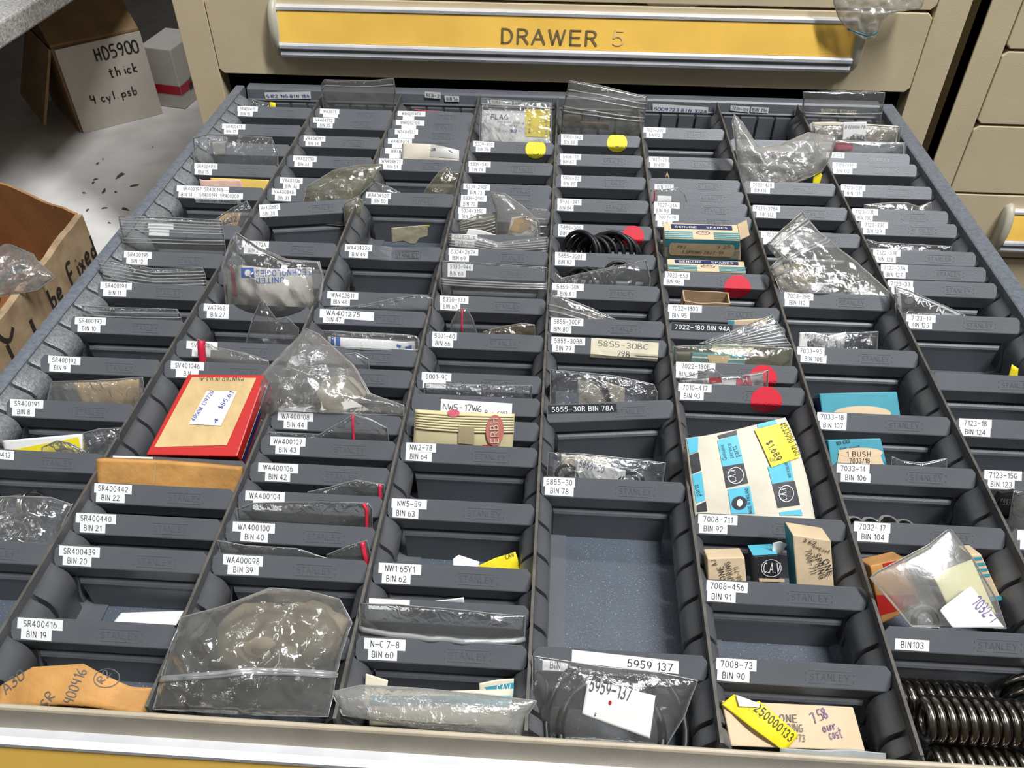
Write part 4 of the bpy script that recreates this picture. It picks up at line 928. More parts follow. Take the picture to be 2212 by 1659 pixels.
o, pl = sheet('yellowed paper wrapper standing in the bin behind the divider reading BIN 49', 29.0, 4, [(845, 493), (925, 486), (923, 511), (905, 516), (897, 528), (885, 527), (872, 521), (846, 524)], (0, 1, 2, 7), m=mat('stained_paper', (.50, .44, .30), .6, 0, .3, .4, 45, .4, 160), amp=1.3, freq=50, z=0, ext=0, name='paper_wrapper', cat='wrapper')
patch(o, pl, [(922, 486), (928, 485), (928, 489), (922, 490)], YELP, label='yellow corner')
bag('clear bag peaked at its right end behind the divider reading WA401275', 22.35, 16, [(692, 666), (780, 660), (850, 645), (908, 637), (935, 645), (932, 678), (689, 672)], (0, 4, 5, 6), CLEAR, 4, 2.4, 40, 22)
o, pl = sheet('white and blue printed packet behind the buried divider in the third column', 20.45, 24, [(708, 727), (830, 733), (870, 738), (896, 737), (900, 758), (708, 750)], (0, 3, 4, 5), m=PAPER, amp=.8, puff=3, name='packet', cat='packet')
for a, b in ((715, 722), (726, 735)): patch(o, pl, [(a, 727), (b, 728), (b + 1, 748), (a + 1, 747)], BLUEP)
patch(o, pl, [(858, 742), (868, 745), (866, 750), (858, 747)], BLUEP); patch(o, pl, [(876, 748), (890, 745), (890, 756), (878, 756)], BLUEP)
bag('clear bag over the white and blue packet in the third column', 20.3, 22, [(690, 713), (780, 718), (870, 722), (900, 726), (906, 735), (900, 760), (692, 748)], (0, 3, 5, 6), CLEAR, 6, 1.5, 36, 23, zips=[.35])
bag('clear bag curving up between two dividers right of the big zip bag', 19.35, 20, [(745, 765), (770, 762), (795, 775), (805, 800), (745, 796)], (0, 2, 3, 4), CLEAR, 4, 1.6, 36, 24)
def blob(label, c, s, m, seed, cat='part', name='wrapped_part', amp=.25):
    bm_v = []; F = []; nu, nv = 28, 16
    for j in range(nv + 1):
        for i in range(nu):
            a = 2 * pi * i / nu; b = pi * j / nv; d = Vector((sin(b) * cos(a), sin(b) * sin(a), cos(b))); q = d * 1.6 + Vector((seed * 3.1, seed, 0))
            r = 1 + amp * noise.noise(q) + amp * .5 * (1 - 2 * abs(noise.noise(q * 2.3))); bm_v.append(Vector(c) + Vector((d.x * s[0], d.y * s[1], d.z * s[2])) * r)
    for j in range(nv):
        for i in range(nu): F.append((j * nu + i, (j + 1) * nu + i, (j + 1) * nu + (i + 1) % nu, j * nu + (i + 1) % nu))
    for v in bm_v: v.z = max(v.z, ZF + .001)
    o = mesh(name, bm_v, F, m, None, True, c); o['_o'] = list(c); return tag(o, label, cat)
WRAP = mat('brown_wrapping', (.40, .33, .23), .6, 0, .3, .35, 40, .3, 120)
c = atz(735, 850, ZP - .002); blob('pale wrapped part inside the big zip bag over the third column', c, (.013, .012, .007), mat('pale_wrapping', (.36, .33, .27), .6, 0, .3, .25, 40, .3, 120), 2)
o, pl = sheet('white label with handwriting inside the big zip bag', 17.5, 55, [(728, 846), (797, 884), (785, 896), (690, 895), (695, 868)], (0, 1, 2, 3), m=PAPER, z=1, ext=0)
ink(o, pl, '402', (709, 858), (728, 852), 2.4, GREYINK, True, .12); ink(o, pl, '41', (745, 862), (752, 868), 2.2, GREYINK, True, .1)
bag('big clear zip bag sprawling from the red edged carton over the third column', 17.2, 52, [(516, 869), (575, 800), (661, 709), (690, 722), (766, 791), (800, 850), (874, 876), (871, 897), (700, 894), (606, 890), (568, 910)], (0, 2, 7, 10), CLOUD, 16, 5, 34, 25, nu=54, nv=40, z=2, ext=0, zips=[])
bag('clear bag with a red zip line behind the divider reading BIN 43', 16.35, 20, [(580, 934), (690, 938), (764, 896), (800, 905), (836, 925), (843, 955), (578, 944)], (0, 4, 5, 6), CLEAR, 3, 1.6, 36, 26, red=('v', .72, 1.6), ext=.006)
bag('clear bag with a red zip end behind the divider reading BIN 41', 14.35, 20, [(665, 1062), (720, 1050), (770, 1037), (830, 1047), (832, 1075), (668, 1066)], (0, 3, 4, 5), CLEAR, 4, 2.4, 40, 27, red=('v', .95, 2.0))
bag('clear bag with red zip end and bright fold behind the divider reading BIN 40', 13.35, 20, [(511, 1100), (550, 1086), (700, 1084), (795, 1087), (804, 1098), (802, 1142), (512, 1124)], (0, 3, 5, 6), CLEAR, 5, 1.8, 36, 28, red=('v', .965, 2.0), zips=[.6])
bag('flat shiny clear bag at the left behind the divider reading BIN 39', 12.35, 20, [(469, 1167), (530, 1178), (640, 1185), (705, 1205), (690, 1210), (485, 1196)], (0, 3, 4, 5), CLEAR, 3, 2.2, 44, 29)
bag('small clear bag with a red zip at the right behind the divider reading BIN 39', 12.35, 20, [(706, 1198), (750, 1180), (792, 1168), (802, 1200), (800, 1212), (705, 1206)], (0, 2, 4, 5), CLEAR, 4, 2.4, 50, 30, red=('v', .9, 2.6))
for (px, py, s, sd, nm) in ((565, 1375, (.018, .016, .010), 3, 'brown wrapped lump at the left inside the largest clear bag'), (660, 1372, (.017, .015, .010), 5, 'brown wrapped lump at the right inside the largest clear bag')):
    blob(nm, atz(px, py, ZP - .004), s, WRAP, sd)
bag('largest clear zip bag bulging at the front of the third column', 8.5, 60, [(391, 1334), (491, 1306), (582, 1270), (660, 1275), (733, 1294), (760, 1345), (735, 1420), (709, 1548), (500, 1545), (328, 1536), (352, 1449)], (0, 4, 7, 9), GREYF, 15, 6, 36, 31, sharp=.75, nu=56, nv=44, z=2, ext=0, zips=[.66, .68], zw=.002)
# --- fourth column
o, pl = sheet('white printed packet with a yellow price sticker at the rear of the fourth column', 35.5, 36, [(1042, 238), (1135, 240), (1188, 240), (1188, 297), (1040, 289)], (0, 2, 3, 4), m=PAPER, amp=.6, name='packet', cat='packet')
ink(o, pl, 'FLAG', (1060, 257), (1097, 258), 4.0, INK); ink(o, pl, '=', (1051, 249), (1058, 249), 1.4, INK); ink(o, pl, '170-5391 250R-B', (1073, 265), (1132, 269), 1.7, GREYINK); ink(o, pl, 'CYL. HEAD.', (1080, 272), (1120, 275), 1.7, GREYINK); ink(o, pl, '-10-', (1088, 286), (1128, 286), 2.6, BLUEINK, True, .12)
patch(o, pl, [(1135, 236), (1189, 238), (1187, 297), (1136, 295)], YELP, name='price_sticker', off=.0006, label='yellow price sticker'); ink(o, pl, '07-0-59053', (1182, 292), (1183, 242), 2.0, INK, off=.001); ink(o, pl, '$ 2.54', (1143, 258), (1141, 288), 1.8, INK, off=.001)
bag('clear bag around the white packet at the rear of the fourth column', 35.3, 36, [(1040, 212), (1192, 222), (1192, 308), (1034, 300)], m=CLEAR, puff=3, amp=1.2, seed=32, zips=[.1])
o, pl = sheet('torn white paper slip behind the divider reading BIN 70', 27.35, 20, [(1012, 494), (1040, 497), (1072, 508), (1066, 514), (1000, 512)], (0, 2, 3, 4), m=PAPER, amp=.8, ext=.004)
o, pl = sheet('folded brown and white printed paper inside the cone shaped bag', 27.7, 25, [(1105, 470), (1130, 466), (1160, 480), (1167, 514), (1090, 512)], (0, 2, 3, 4), m=PAPER, amp=1.2, freq=50)
patch(o, pl, [(1112, 472), (1142, 468), (1148, 492), (1125, 504), (1100, 500)], TANP, cor=(0, 1, 2, 4)); ink(o, pl, 'NOT', (1150, 478), (1162, 492), 2.2, INK); ink(o, pl, '5/6', (1140, 498), (1162, 506), 2.6, INK)
bag('cone shaped cloudy bag rising behind the divider reading BIN 70', 27.5, 22, [(1059, 415), (1090, 418), (1130, 445), (1166, 480), (1168, 516), (1070, 512), (1072, 460)], (0, 1, 4, 5), CLOUD, 7, 3, 40, 33, z=2)
bag('ridged clear zip bag lying left of the cone shaped bag', 27.6, 25, [(992, 480), (1030, 465), (1072, 458), (1074, 500), (1050, 510), (994, 504)], (0, 2, 3, 5), YELF, 3, .8, 30, 34, zips=[.15, .27, .39, .5, .62, .74], zw=.0008, ext=.004)
bag('small ridged clear bag at the right of the cone shaped bag', 28.4, 15, [(1140, 449), (1182, 453), (1180, 512), (1150, 510)], m=CLOUD, puff=2, amp=.8, seed=35, zips=[.2, .35, .5])
bag('wavy clear zip bag across the divider reading BIN 70', 26.5, 18, [(970, 505), (1025, 510), (1075, 524), (1182, 512), (1183, 545), (1080, 542), (970, 538)], (0, 3, 4, 6), CLOUD, 3, .8, 26, 36, zips=[.15, .28, .41, .54, .67, .8], zw=.0008, ext=.004)
bag('flat clear zip bag standing across the divider reading BIN 68', 23.5, 14, [(951, 564), (1060, 570), (1181, 578), (1182, 648), (960, 643), (953, 620)], (0, 2, 3, 4), CLEAR, 3, .9, 30, 37, zips=[.30, .34, .38], zw=.0014, nv=34)
bag('peaked clear bag with a red seal behind the divider reading BIN 66', 21.4, 14, [(975, 695), (990, 668), (1008, 666), (1022, 690), (1044, 722), (968, 718)], (1, 2, 4, 5), CLEAR, 5, 2.4, 44, 38, red=('v', .5, 1.2))
bag('small brown tinted bag behind the divider reading BIN 66', 21.35, 20, [(1044, 716), (1090, 704), (1128, 698), (1155, 702), (1158, 726), (1040, 722)], (0, 3, 4, 5), film('brown_film', (.6, .52, .4), .25, .4, .12, (.33, .27, .18)), 4, 3, 50, 39)
bag('crinkled silvery bag standing in front of the divider reading 5001-9C', 18.25, 22, [(917, 828), (1030, 831), (1149, 833), (1149, 864), (913, 858)], (0, 2, 3, 4), FOIL, 3, 1.6, 60, 40, ext=.01)
POUCH = mat('beige_pouch_film', (.66, .57, .33), .22, 0, .5, .18, 30, .2, 100, coat=.4)
o, pl = sheet('beige corrugated pouch with a pink oval mark behind the divider reading BIN 64', 16.35, 26, [(897, 884), (1000, 888), (1112, 894), (1110, 930), (1105, 970), (890, 962)], (0, 2, 4, 5), m=POUCH, amp=.6, puff=3.5, name='pouch', cat='pouch')
_d = pl.disp
mb = MB()
for q in range(7):
    yy = 890 + q * 5.5
    mb.tube([pl.lift((899 + (1110 - 899) * i / 20, yy + 9 * i / 20), .0004) for i in range(21)], .0007, 6)
mb.build('crimped_ridges', POUCH, o, True)
patch(o, pl, [(992, 915), (1026, 918), (1026, 955), (992, 952)], mat('brown_film_patch', (.36, .29, .17), .3), off=.0012, label='brown see-through window')
oval(o, pl, (1070, 926), 19, 33, mat('faded_pink_print', (.52, .17, .13), .4), .0016); ink(o, pl, 'ERBH', (1078, 952), (1076, 900), 4.2, CREAM, off=.0022)
oval(o, pl, (981, 889), 13, 8, PINK, .0014); patch(o, pl, [(1043, 956), (1072, 957), (1072, 968), (1042, 966)], BRIGHTRED, off=.001)
o, pl = sheet('yellow wrapper scrap on the floor behind the divider reading BIN 62', 12.8, 40, [(1032, 1222), (1070, 1205), (1113, 1192), (1118, 1205), (1129, 1228), (1035, 1226)], (0, 2, 4, 5), m=YELP, z=-22, amp=1.4, freq=50, ext=.006, name='wrapper_scrap', cat='wrapper')
ink(o, pl, 'CAV', (1094, 1207), (1112, 1200), 2.2, INK)
sheet('crumpled white paper scrap beside the yellow wrapper', 12.8, 40, [(978, 1208), (990, 1199), (1010, 1205), (1036, 1213), (1030, 1226), (980, 1222)], (0, 3, 4, 5), m=PAPER, z=-22, amp=2.0, freq=60, ext=.004, name='paper_scrap')
o, pl = sheet('torn white paper corner sticking up behind the long clear bag', 11.2, 15, [(888, 1304), (950, 1298), (1002, 1291), (1006, 1312), (960, 1312), (890, 1308)], (0, 2, 3, 5), m=PAPER, amp=.8, ext=.006)
bag('long clear bag folded over the divider just behind the one reading BIN 60', 10.35, 26, [(777, 1303), (860, 1306), (1000, 1318), (1135, 1332), (1133, 1394), (950, 1386), (776, 1380)], (0, 3, 4, 6), CLEAR, 6, 1.8, 28, 41, zips=[.36, .375], zw=.0022)
o, pl = sheet('cream card corner at the front of the fourth column', 9.0, 45, [(790, 1455), (838, 1470), (832, 1482), (789, 1478)], m=CREAM, z=-12, ext=.01, name='card', cat='card')
o, pl = sheet('blue and cream printed packet inside the clear bag at the front of the fourth column', 8.75, 60, [(800, 1490), (960, 1492), (1109, 1488), (1100, 1545), (800, 1545)], (0, 2, 3, 4), m=CREAM, z=-14, ext=.004, puff=5, name='packet', cat='packet')
patch(o, pl, [(800, 1502), (1105, 1502), (1102, 1526), (800, 1524)], TEAL)
o, pl = sheet('blue and cream paper corner with printed letters at the front of the fourth column', 9.35, 40, [(1035, 1476), (1075, 1468), (1110, 1466), (1110, 1502), (1040, 1500)], (0, 2, 3, 4), m=CREAM, z=-9, ext=.008)
patch(o, pl, [(1046, 1484), (1110, 1474), (1110, 1500), (1062, 1496)], TEAL); ink(o, pl, 'CAV', (1074, 1496), (1104, 1494), 3.4, PAPER)
bag('clear bag stretched over the blue packet at the front of the fourth column', 8.35, 50, [(714, 1495), (780, 1480), (900, 1486), (1050, 1500), (1160, 1514), (1140, 1545), (1132, 1590), (900, 1572), (740, 1545)], (0, 4, 6, 8), HAZY, 8, 2.4, 26, 42, z=-3, ext=0)
# --- fifth column
bag('zip bag of pale cylinders standing at the rear of the fifth column', 36.5, 6, [(1230, 174), (1300, 185), (1399, 210), (1394, 240), (1385, 294), (1210, 288), (1214, 240)], (0, 2, 4, 5), CLOUD, 6, 2, 36, 43, zips=[.12, .2, .36, .42])
for i, (py) in enumerate((253, 268)):
    a = atp(1215, py, Plane(37, 6).O, Plane(37, 6).N); b = atp(1255 + 60 * i, py + 4, Plane(37, 6).O, Plane(37, 6).N); mb = MB(); mb.tube([a, a.lerp(b, .5), b], .0032, 14)
    tag(mb.build('pale_rod', mat('pale_rod_plastic', (.55, .52, .45), .5), None, True, a), 'pale cylindrical part in the zip bag at the rear, %s of two' % ('upper' if i == 0 else 'lower'), 'part')
def ring(label, px, py, k, R, r, nrm, z=0.0, m=None, group=RG):
    p = Plane(k, 15, z); c = p.at((px, py)); mb = torus(c, R, r, nrm); o = mb.build('rubber_ring', m or RUBBER, None, True, c); return tag(o, label, 'rubber ring', group)
for i, (px, py, R) in enumerate([(1252, 544, .0150), (1262, 547, .0140), (1272, 549, .0132), (1283, 550, .0128), (1296, 548, .0130), (1308, 546, .0142), (1322, 545, .0148), (1336, 549, .0140), (1346, 553, .0128)]):
    ring('thick black rubber ring in the heap of rings behind the divider reading BIN 82', px, py, 26.5 + .11 * (i % 3), R, .00165, (-.55 + .05 * i, -.7, .35), -5, group='black rings heaped behind the divider reading BIN 82')
for i, (px, py, R) in enumerate([(1252, 612, .0105), (1266, 612, .0108), (1282, 612, .0105), (1298, 615, .0100), (1335, 598, .0105), (1344, 600, .0095)]):
    ring('black rubber ring inside the clear bag behind the divider reading BIN 81', px, py, 24.6 + .1 * (i % 3), R, .0012, (-.35 + .1 * i, -.7, .5), -4, group='black rings bagged behind the divider reading BIN 81')
bag('clear bag of black rings behind the divider reading BIN 81', 24.4, 22, [(1199, 590), (1215, 600), (1280, 585), (1370, 568), (1396, 562), (1405, 600), (1402, 620), (1202, 614)], (0, 4, 6, 7), CLEAR, 6, 2.2, 40, 45)
o, pl = sheet('white label with faint digits inside the ridged bag behind the divider reading BIN 80', 22.5, 24, [(1271, 674), (1305, 684), (1300, 694), (1270, 694)], m=PAPER, ext=.004); ink(o, pl, '585', (1274, 684), (1290, 688), 2.2, GREYINK)
bag('ridged zip bag slumped at the left behind the divider reading BIN 80', 22.35, 26, [(1188, 636), (1210, 640), (1270, 662), (1330, 690), (1300, 694), (1200, 692), (1182, 662)], (0, 3, 4, 5), CLOUD, 4, 1.2, 30, 46, zips=[.2, .32, .44, .56, .68], zw=.0009)
o, pl = sheet('cream paper slip inside the bag behind the skewed divider reading BIN 78A', 18.9, 28, [(1248, 812), (1300, 822), (1350, 838), (1350, 866), (1250, 868)], (0, 2, 3, 4), m=CREAM)
ring('large black rubber ring in the bag behind the skewed divider reading BIN 78A', 1246, 872, 18.68, .0195, .0014, (.05, -.91, .41), 0, group=None)
bag('crinkled clear bag behind the skewed divider reading BIN 78A', 18.55, 26, [(1189, 799), (1240, 803), (1330, 812), (1412, 830), (1421, 850), (1420, 868), (1190, 872)], (0, 3, 5, 6), FOIL, 5, 2, 50, 47)
o, pl = sheet('cream paper slip inside the bag behind the divider reading BIN 78', 15.7, 28, [(1212, 982), (1318, 986), (1320, 1036), (1213, 1030)], m=CREAM)
o, pl = sheet('white label with grey digits inside the bag behind the divider reading BIN 78', 15.4, 28, [(1247, 993), (1300, 1003), (1352, 1017), (1350, 1036), (1236, 1034)], (0, 2, 3, 4), m=PAPER, z=1); ink(o, pl, '5855-30', (1250, 1006), (1303, 1020), 3.6, GREYINK)
for i, (px, py, R) in enumerate([(1224, 1028, .0058), (1242, 1042, .0058), (1366, 1041, .0058), (1356, 1042, .0052)]):
    ring('small black rubber ring in the bag behind the divider reading BIN 78', px, py, 15.36, R, .001, (.05 * i, -.85, .53), 1, group='small black rings bagged behind the divider reading BIN 78')
bag('crinkled clear bag of small rings behind the divider reading BIN 78', 15.3, 26, [(1184, 978), (1260, 980), (1350, 990), (1438, 1000), (1428, 1042), (1182, 1034)], (0, 3, 4, 5), FOIL, 5, 2, 50, 48)
ring('large black ring under the white 5959-137 label at the front', 1330, 1572, 8.6, .030, .0016, (.05, -.35, .93), -22, group=None)
ring('second black ring lying inside the large one at the drawer front', 1320, 1580, 8.6, .022, .0020, (.02, -.3, .95), -24, group=None)
bag('dull clear bag holding black rings at the front of the fifth column', 9.35, 42, [(1150, 1417), (1300, 1440), (1420, 1452), (1507, 1471), (1478, 1550), (1440, 1610), (1280, 1600), (1148, 1592)], (0, 3, 5, 7), CLEAR, 8, 2.4, 26, 49, z=-2, ext=0)
o, pl = sheet('white label reading 5959-137 stuck on the bag at the front of the fifth column', 9.35, 42, [(1270, 1469), (1416, 1503), (1404, 1596), (1257, 1543)], m=PAPER, amp=.5, z=11, ext=0, name='paper_label', cat='label'); ink(o, pl, '5959-137', (1272, 1490), (1360, 1512), 5.4, GREYINK)
oval(o, pl, (1318, 1517), 3, 5, BRIGHTRED)
# --- sixth column
bag('small clear bag with a red edge behind the divider reading BIN 98', 30.35, 18, [(1413, 411), (1440, 409), (1463, 405), (1480, 420), (1500, 438), (1414, 436)], (0, 2, 4, 5), CLEAR, 3, 1.6, 46, 50, red=('v', .02, 1.0))
mb = MB(); a = Plane(32.5, 10).at((1437, 390)); mb.tube([a, Plane(32.5, 10).at((1441, 374)), Plane(32.5, 10).at((1445, 390))], .0012, 8)
tag(mb.build('wooden_clip', WOOD, None, True, a), 'bent pale wooden sliver behind the divider reading BIN 100', 'sliver')
def cavbox(label, k, pts, dep, z, tilt, small=False):
    o, pl, P3, B = carton(label, k, tilt, pts, dep, BOARD, z=z, name='spares_carton', ext=.012 if small else 0)
    ft = Face(P3[0], P3[1], P3[3])
    if not small:
        for a, b in ((.02, .40), (.52, .545), (.62, .645), (.72, .745), (.82, .845), (.92, .98)): patch(o, ft, [(.0, a), (1, a), (1, b), (0, b)], TEAL, off=.0003, nu=1, nv=1)
        V = []; N = 48
        patch(o, ft, [(.10, .2), (.90, .2), (.90, .82), (.10, .82)], BOARD, off=.0006, nu=1, nv=1, label='cream name panel')
        oval(o, ft, (.10, .51), .04, .31, BOARD, .00055); oval(o, ft, (.90, .51), .04, .31, BOARD, .00055)
        ink(o, ft, 'PK2', (.18, .42), (.29, .42), 2.2, INK, off=.0009); ink(o, ft, '1 SPRING 7027-19', (.24, .68), (.79, .68), 2.5, INK, off=.0009); ink(o, ft, '4.25', (.70, .40), (.88, .38), 3, GREYINK, True, .1, .0009)
    tp = Face(B[0], B[1], P3[0])
    patch(o, tp, [(.1, .10), (.92, .10), (.92, .38), (.1, .38)], NAVY, off=.0004, nu=1, nv=1, label='navy name band')
    ink(o, tp, 'GENUINE', (.15, .34), (.44, .34), 1.9, PAPER, off=.0007); ink(o, tp, 'SPARES', (.57, .34), (.85, .34), 1.9, PAPER, off=.0007); ink(o, tp, 'CAV', (.46, .62), (.58, .62), 1.7, NAVY, off=.0007)
    for a in (.56, .68, .80, .92): patch(o, tp, [(.0, a), (.38, a), (.38, a + .06), (0, a + .06)], TEAL, off=.0004, nu=1, nv=1); patch(o, tp, [(.66, a), (1, a), (1, a + .06), (.66, a + .06)], TEAL, off=.0004, nu=1, nv=1)
    oval(o, tp, (.52, .62), .09, .12, NAVY, .0006, .12)
    return o, pl, P3, B
o, pl, P3, B = cavbox('teal and cream carton printed for one spring 7027-19, lying in the sixth column', 26.75, [(1436, 514), (1599, 519), (1600, 563), (1434, 557)], .018, 0, -8)
mb = MB(); P = P3; R_ = (P[1] - P[0]).normalized()
for q in ((B[1], P[1]),):
    mb.hexa([q[0], q[1], q[1] + R_ * .006 + Vector((0, 0, .004)), q[0] + R_ * .006 + Vector((0, 0, .004)), q[0] + Vector((0, 0, .0006)), q[1] + Vector((0, 0, .0006)), q[1] + R_ * .006 + Vector((0, 0, .0046)), q[0] + R_ * .006 + Vector((0, 0, .0046))])
mb.build('open_end_flap', BOARD, o)
cavbox('lower teal and cream carton, standing behind the divider reading BIN 96', 25.5, [(1443, 583), (1612, 589), (1612, 600), (1443, 596)], .013, -3, -6, True)
# open carton mouth
pl = Plane(23.6, 12); a, b = pl.at((1477, 652)), pl.at((1578, 656)); mb = MB(); d = Vector((0, .012, .0015)); dn = Vector((0, 0, -.03)); t = .0009
def wall_strip(mb, p, q, th, dn, n=10, seed=0):
    w = (q - p).normalized(); nn = Vector((-w.y, w.x, 0)) * th
    for i in range(n):
        u = p.lerp(q, i / n); v = p.lerp(q, (i + 1) / n); h0 = Vector((0, 0, .0012 * noise.noise(u * 90))); h1 = Vector((0, 0, .0012 * noise.noise(v * 90)))
        mb.hexa([u + dn, v + dn, v + dn + nn, u + dn + nn, u + h0, v + h1, v + h1 + nn, u + h0 + nn])
wall_strip(mb, a, b, .0009, dn); wall_strip(mb, b, b + d, .0009, dn, 4); wall_strip(mb, b + d, a + d, .0009, dn); wall_strip(mb, a + d, a, .0009, dn, 4)
tag(mb.build('open_carton', mat('torn_tan_board', (.48, .33, .19), .7, var=.25, vscale=80), None, origin=a), 'empty tan carton with a torn open mouth behind the divider reading BIN 95', 'box')
o, pl = sheet('torn carton corner with teal edge behind the black label reading BIN 94A', 22.4, 22, [(1572, 693), (1620, 690), (1658, 687), (1655, 704), (1575, 704)], (0, 2, 3, 4), m=BOARD, amp=.8, th=.001, name='carton_flap', cat='carton piece'); patch(o, pl, [(1572, 693), (1586, 692), (1586, 704), (1574, 704)], TEAL)
o, pl, P3, B = carton('small teal striped carton in the bag behind the divider reading BIN 94', 20.4, 35, [(1496, 762), (1611, 768), (1609, 792), (1490, 788)], .01, TEAL, name='spares_carton', ext=.01)
fc = Face(P3[0], P3[1], P3[3])
for a in (.12, .3, .48): patch(o, fc, [(0, a), (1, a), (1, a + .06), (0, a + .06)], PAPER, off=.0003, nu=1, nv=1)
patch(o, fc, [(.28, .05), (.72, .05), (.62, .5), (.36, .5)], BOARD, off=.0005, nu=1, nv=1); oval(o, fc, (.5, .62), .16, .25, NAVY, .0007, .25)
o, pl = sheet('cream paper fold above the small teal striped carton', 20.7, 30, [(1540, 745), (1590, 744), (1630, 752), (1624, 762), (1585, 770), (1538, 760)], (0, 2, 3, 5), m=POSTIT, amp=.8, ext=0)
bag('clear zip bag around the small teal carton behind the divider reading BIN 94', 20.35, 24, [(1454, 748), (1535, 745), (1640, 748), (1713, 754), (1710, 790), (1456, 782)], (0, 3, 4, 5), YELF, 6, 1.8, 34, 51, ext=.008)
bag('fan of clear zip ridges leaning over the black label reading BIN 94A', 21.2, 40, [(1511, 742), (1580, 715), (1668, 680), (1685, 705), (1702, 738), (1714, 752), (1600, 748)], (0, 2, 5, 6), CLEAR, 2, .8, 26, 52, zips=[.1, .2, .3, .4, .5, .6, .7, .8, .9], zw=.0008, ext=0, z=2)
o, pl = sheet('white wrapper with red and pink print behind the divider reading BIN 93', 19.4, 22, [(1469, 822), (1530, 818), (1590, 814), (1648, 803), (1655, 835), (1470, 832)], (0, 3, 4, 5), m=PAPER, amp=1, name='wrapper', cat='wrapper'); patch(o, pl, [(1532, 816), (1556, 814), (1560, 826), (1532, 828)], BRIGHTRED); patch(o, pl, [(1592, 815), (1618, 809), (1626, 832), (1590, 832)], PINK); ink(o, pl, 'H', (1604, 826), (1614, 824), 3, PAPER)
bag('clear bag over the red and pink printed wrapper behind the divider reading BIN 93', 19.3, 20, [(1469, 818), (1540, 795), (1560, 812), (1600, 812), (1660, 800), (1664, 836), (1470, 830)], (0, 4, 5, 6), CLEAR, 4, 1.8, 44, 53)
o, pl = sheet('white paper envelope patterned with teal and black squares behind the divider reading BIN 92', 14.6, 55, [(1481, 947), (1520, 943), (1590, 930), (1694, 903), (1700, 915), (1722, 968), (1745, 1045), (1763, 1122), (1640, 1118), (1502, 1112), (1490, 1030)], (0, 3, 7, 9), m=mat('aged_white_paper', (.66, .60, .48), .6, 0, .3, .12, 35, .2, 150), amp=1.4, freq=24, puff=6, th=.004, z=-4, nu=36, nv=36, name='paper_envelope', cat='envelope', ext=.004)
def zq(*q): return [(1430 + x / 3.3175, 650 + y / 3.3175) for x, y in q]
for q, mm in (((385, 1010), (523, 972), (565, 1175), (418, 1198)), SKY), (((418, 1198), (565, 1175), (598, 1315), (445, 1348)), BLACKP), (((455, 1360), (607, 1335), (650, 1530), (485, 1530)), SKY), (((735, 1200), (905, 1160), (930, 1290), (770, 1322)), SKY), \
             (((770, 1322), (935, 1295), (977, 1465), (812, 1490)), BLACKP), (((825, 1520), (985, 1498), (998, 1540), (830, 1540)), SKY), (((385, 975), (520, 937), (523, 970), (398, 998)), BLACKP), (((175, 990), (255, 980), (250, 1085), (192, 1100)), SKY), (((192, 1108), (255, 1090), (272, 1220), (208, 1245)), BLACKP), (((210, 1250), (275, 1232), (300, 1430), (238, 1452)), SKY), (((242, 1470), (305, 1440), (315, 1512), (244, 1515)), BLACKP), (((668, 895), (800, 860), (812, 885), (672, 922)), SKY):
    patch(o, pl, zq(*q), mm, off=.0004)
for (x, y) in ((508, 1262), (872, 1388)):
    c = zq((x, y))[0]; oval(o, pl, c, 17, 18, PAPER, .0008, .09, rot=.2); a, b = zq((x + 4, y + 46), (x - 8, y - 44)); ink(o, pl, 'C.A.V', a, b, 3.4, PAPER, off=.0008)
c = zq((538, 1455))[0]; oval(o, pl, c, 16, 14, BLACKP, .0008); oval(o, pl, c, 6, 8, PAPER, .0011)
for t, a, b, h in (('Genuine', (450, 1150), (428, 1040), 2.3), ('service', (497, 1138), (478, 1032), 2.3), ('parts', (540, 1125), (515, 1050), 2.3), ('MADE IN ENGLAND', (632, 1525), (596, 1350), 1.7), ('MADE IN ENGLAND', (910, 1270), (880, 1165), 1.6), ('parts', (270, 1400), (252, 1320), 2.2)):
    p, q = zq(a, b); ink(o, pl, t, p, q, h, INK, off=.0008)
patch(o, pl, zq((645, 935), (880, 880), (975, 1125), (760, 1205)), YELP, name='price_sticker', off=.0011, label='yellow price sticker')
for t, a, b, h in (('4033000 1200', (825, 890), (940, 1118), 3.6), ('$1.689', (722, 1028), (800, 1160), 3.4), ('EACH', (752, 1165), (812, 1155), 1.8)):
    p, q = zq(a, b)
    if t != 'EACH': q, p = q, p
    ink(o, pl, t, p, q, h, INK, off=.0016)
def zb(*q): return [(1480 + x / 2.724, 1050 + y / 2.724) for x, y in q]
o, pl, P3, B = carton('small cream carton at the left end behind the divider reading BIN 91', 12.6, 28, zb((130, 425), (350, 418), (382, 556), (150, 552)), .011, BOARD, ext=.01)
for t, a, b, h in (('ONE', (240, 548), (222, 468), 2.6), ('SPRING', (290, 560), (262, 440), 2.6), ('7008-711', (342, 580), (312, 470), 2.2), ('AJ', (188, 460), (176, 428), 2.2)):
    p, q = zb(a, b); ink(o, pl, t, p, q, h, INK)
o, pl, P3, B = carton('black fronted carton with white initials in the bin behind the divider reading BIN 91', 12.7, 28, zb((400, 412), (545, 404), (582, 560), (432, 558)), .012, BLACKP, ext=.01)
fc = Face(B[0], B[1], P3[0]); patch(o, fc, [(0, 0), (1, 0), (1, 1), (0, 1)], SKY, off=.0003, nu=1, nv=1, label='teal top'); p = zb((478, 480))[0]; oval(o, pl, (p[0] + 10, p[1]), 22, 19, PAPER, .0006, .06); p, q = zb((458, 505), (555, 508)); ink(o, pl, 'C.A.V', p, q, 5, PAPER)
p = zb((432, 540), (582, 545), (584, 562), (436, 560)); patch(o, pl, p, BOARD, off=.0004)
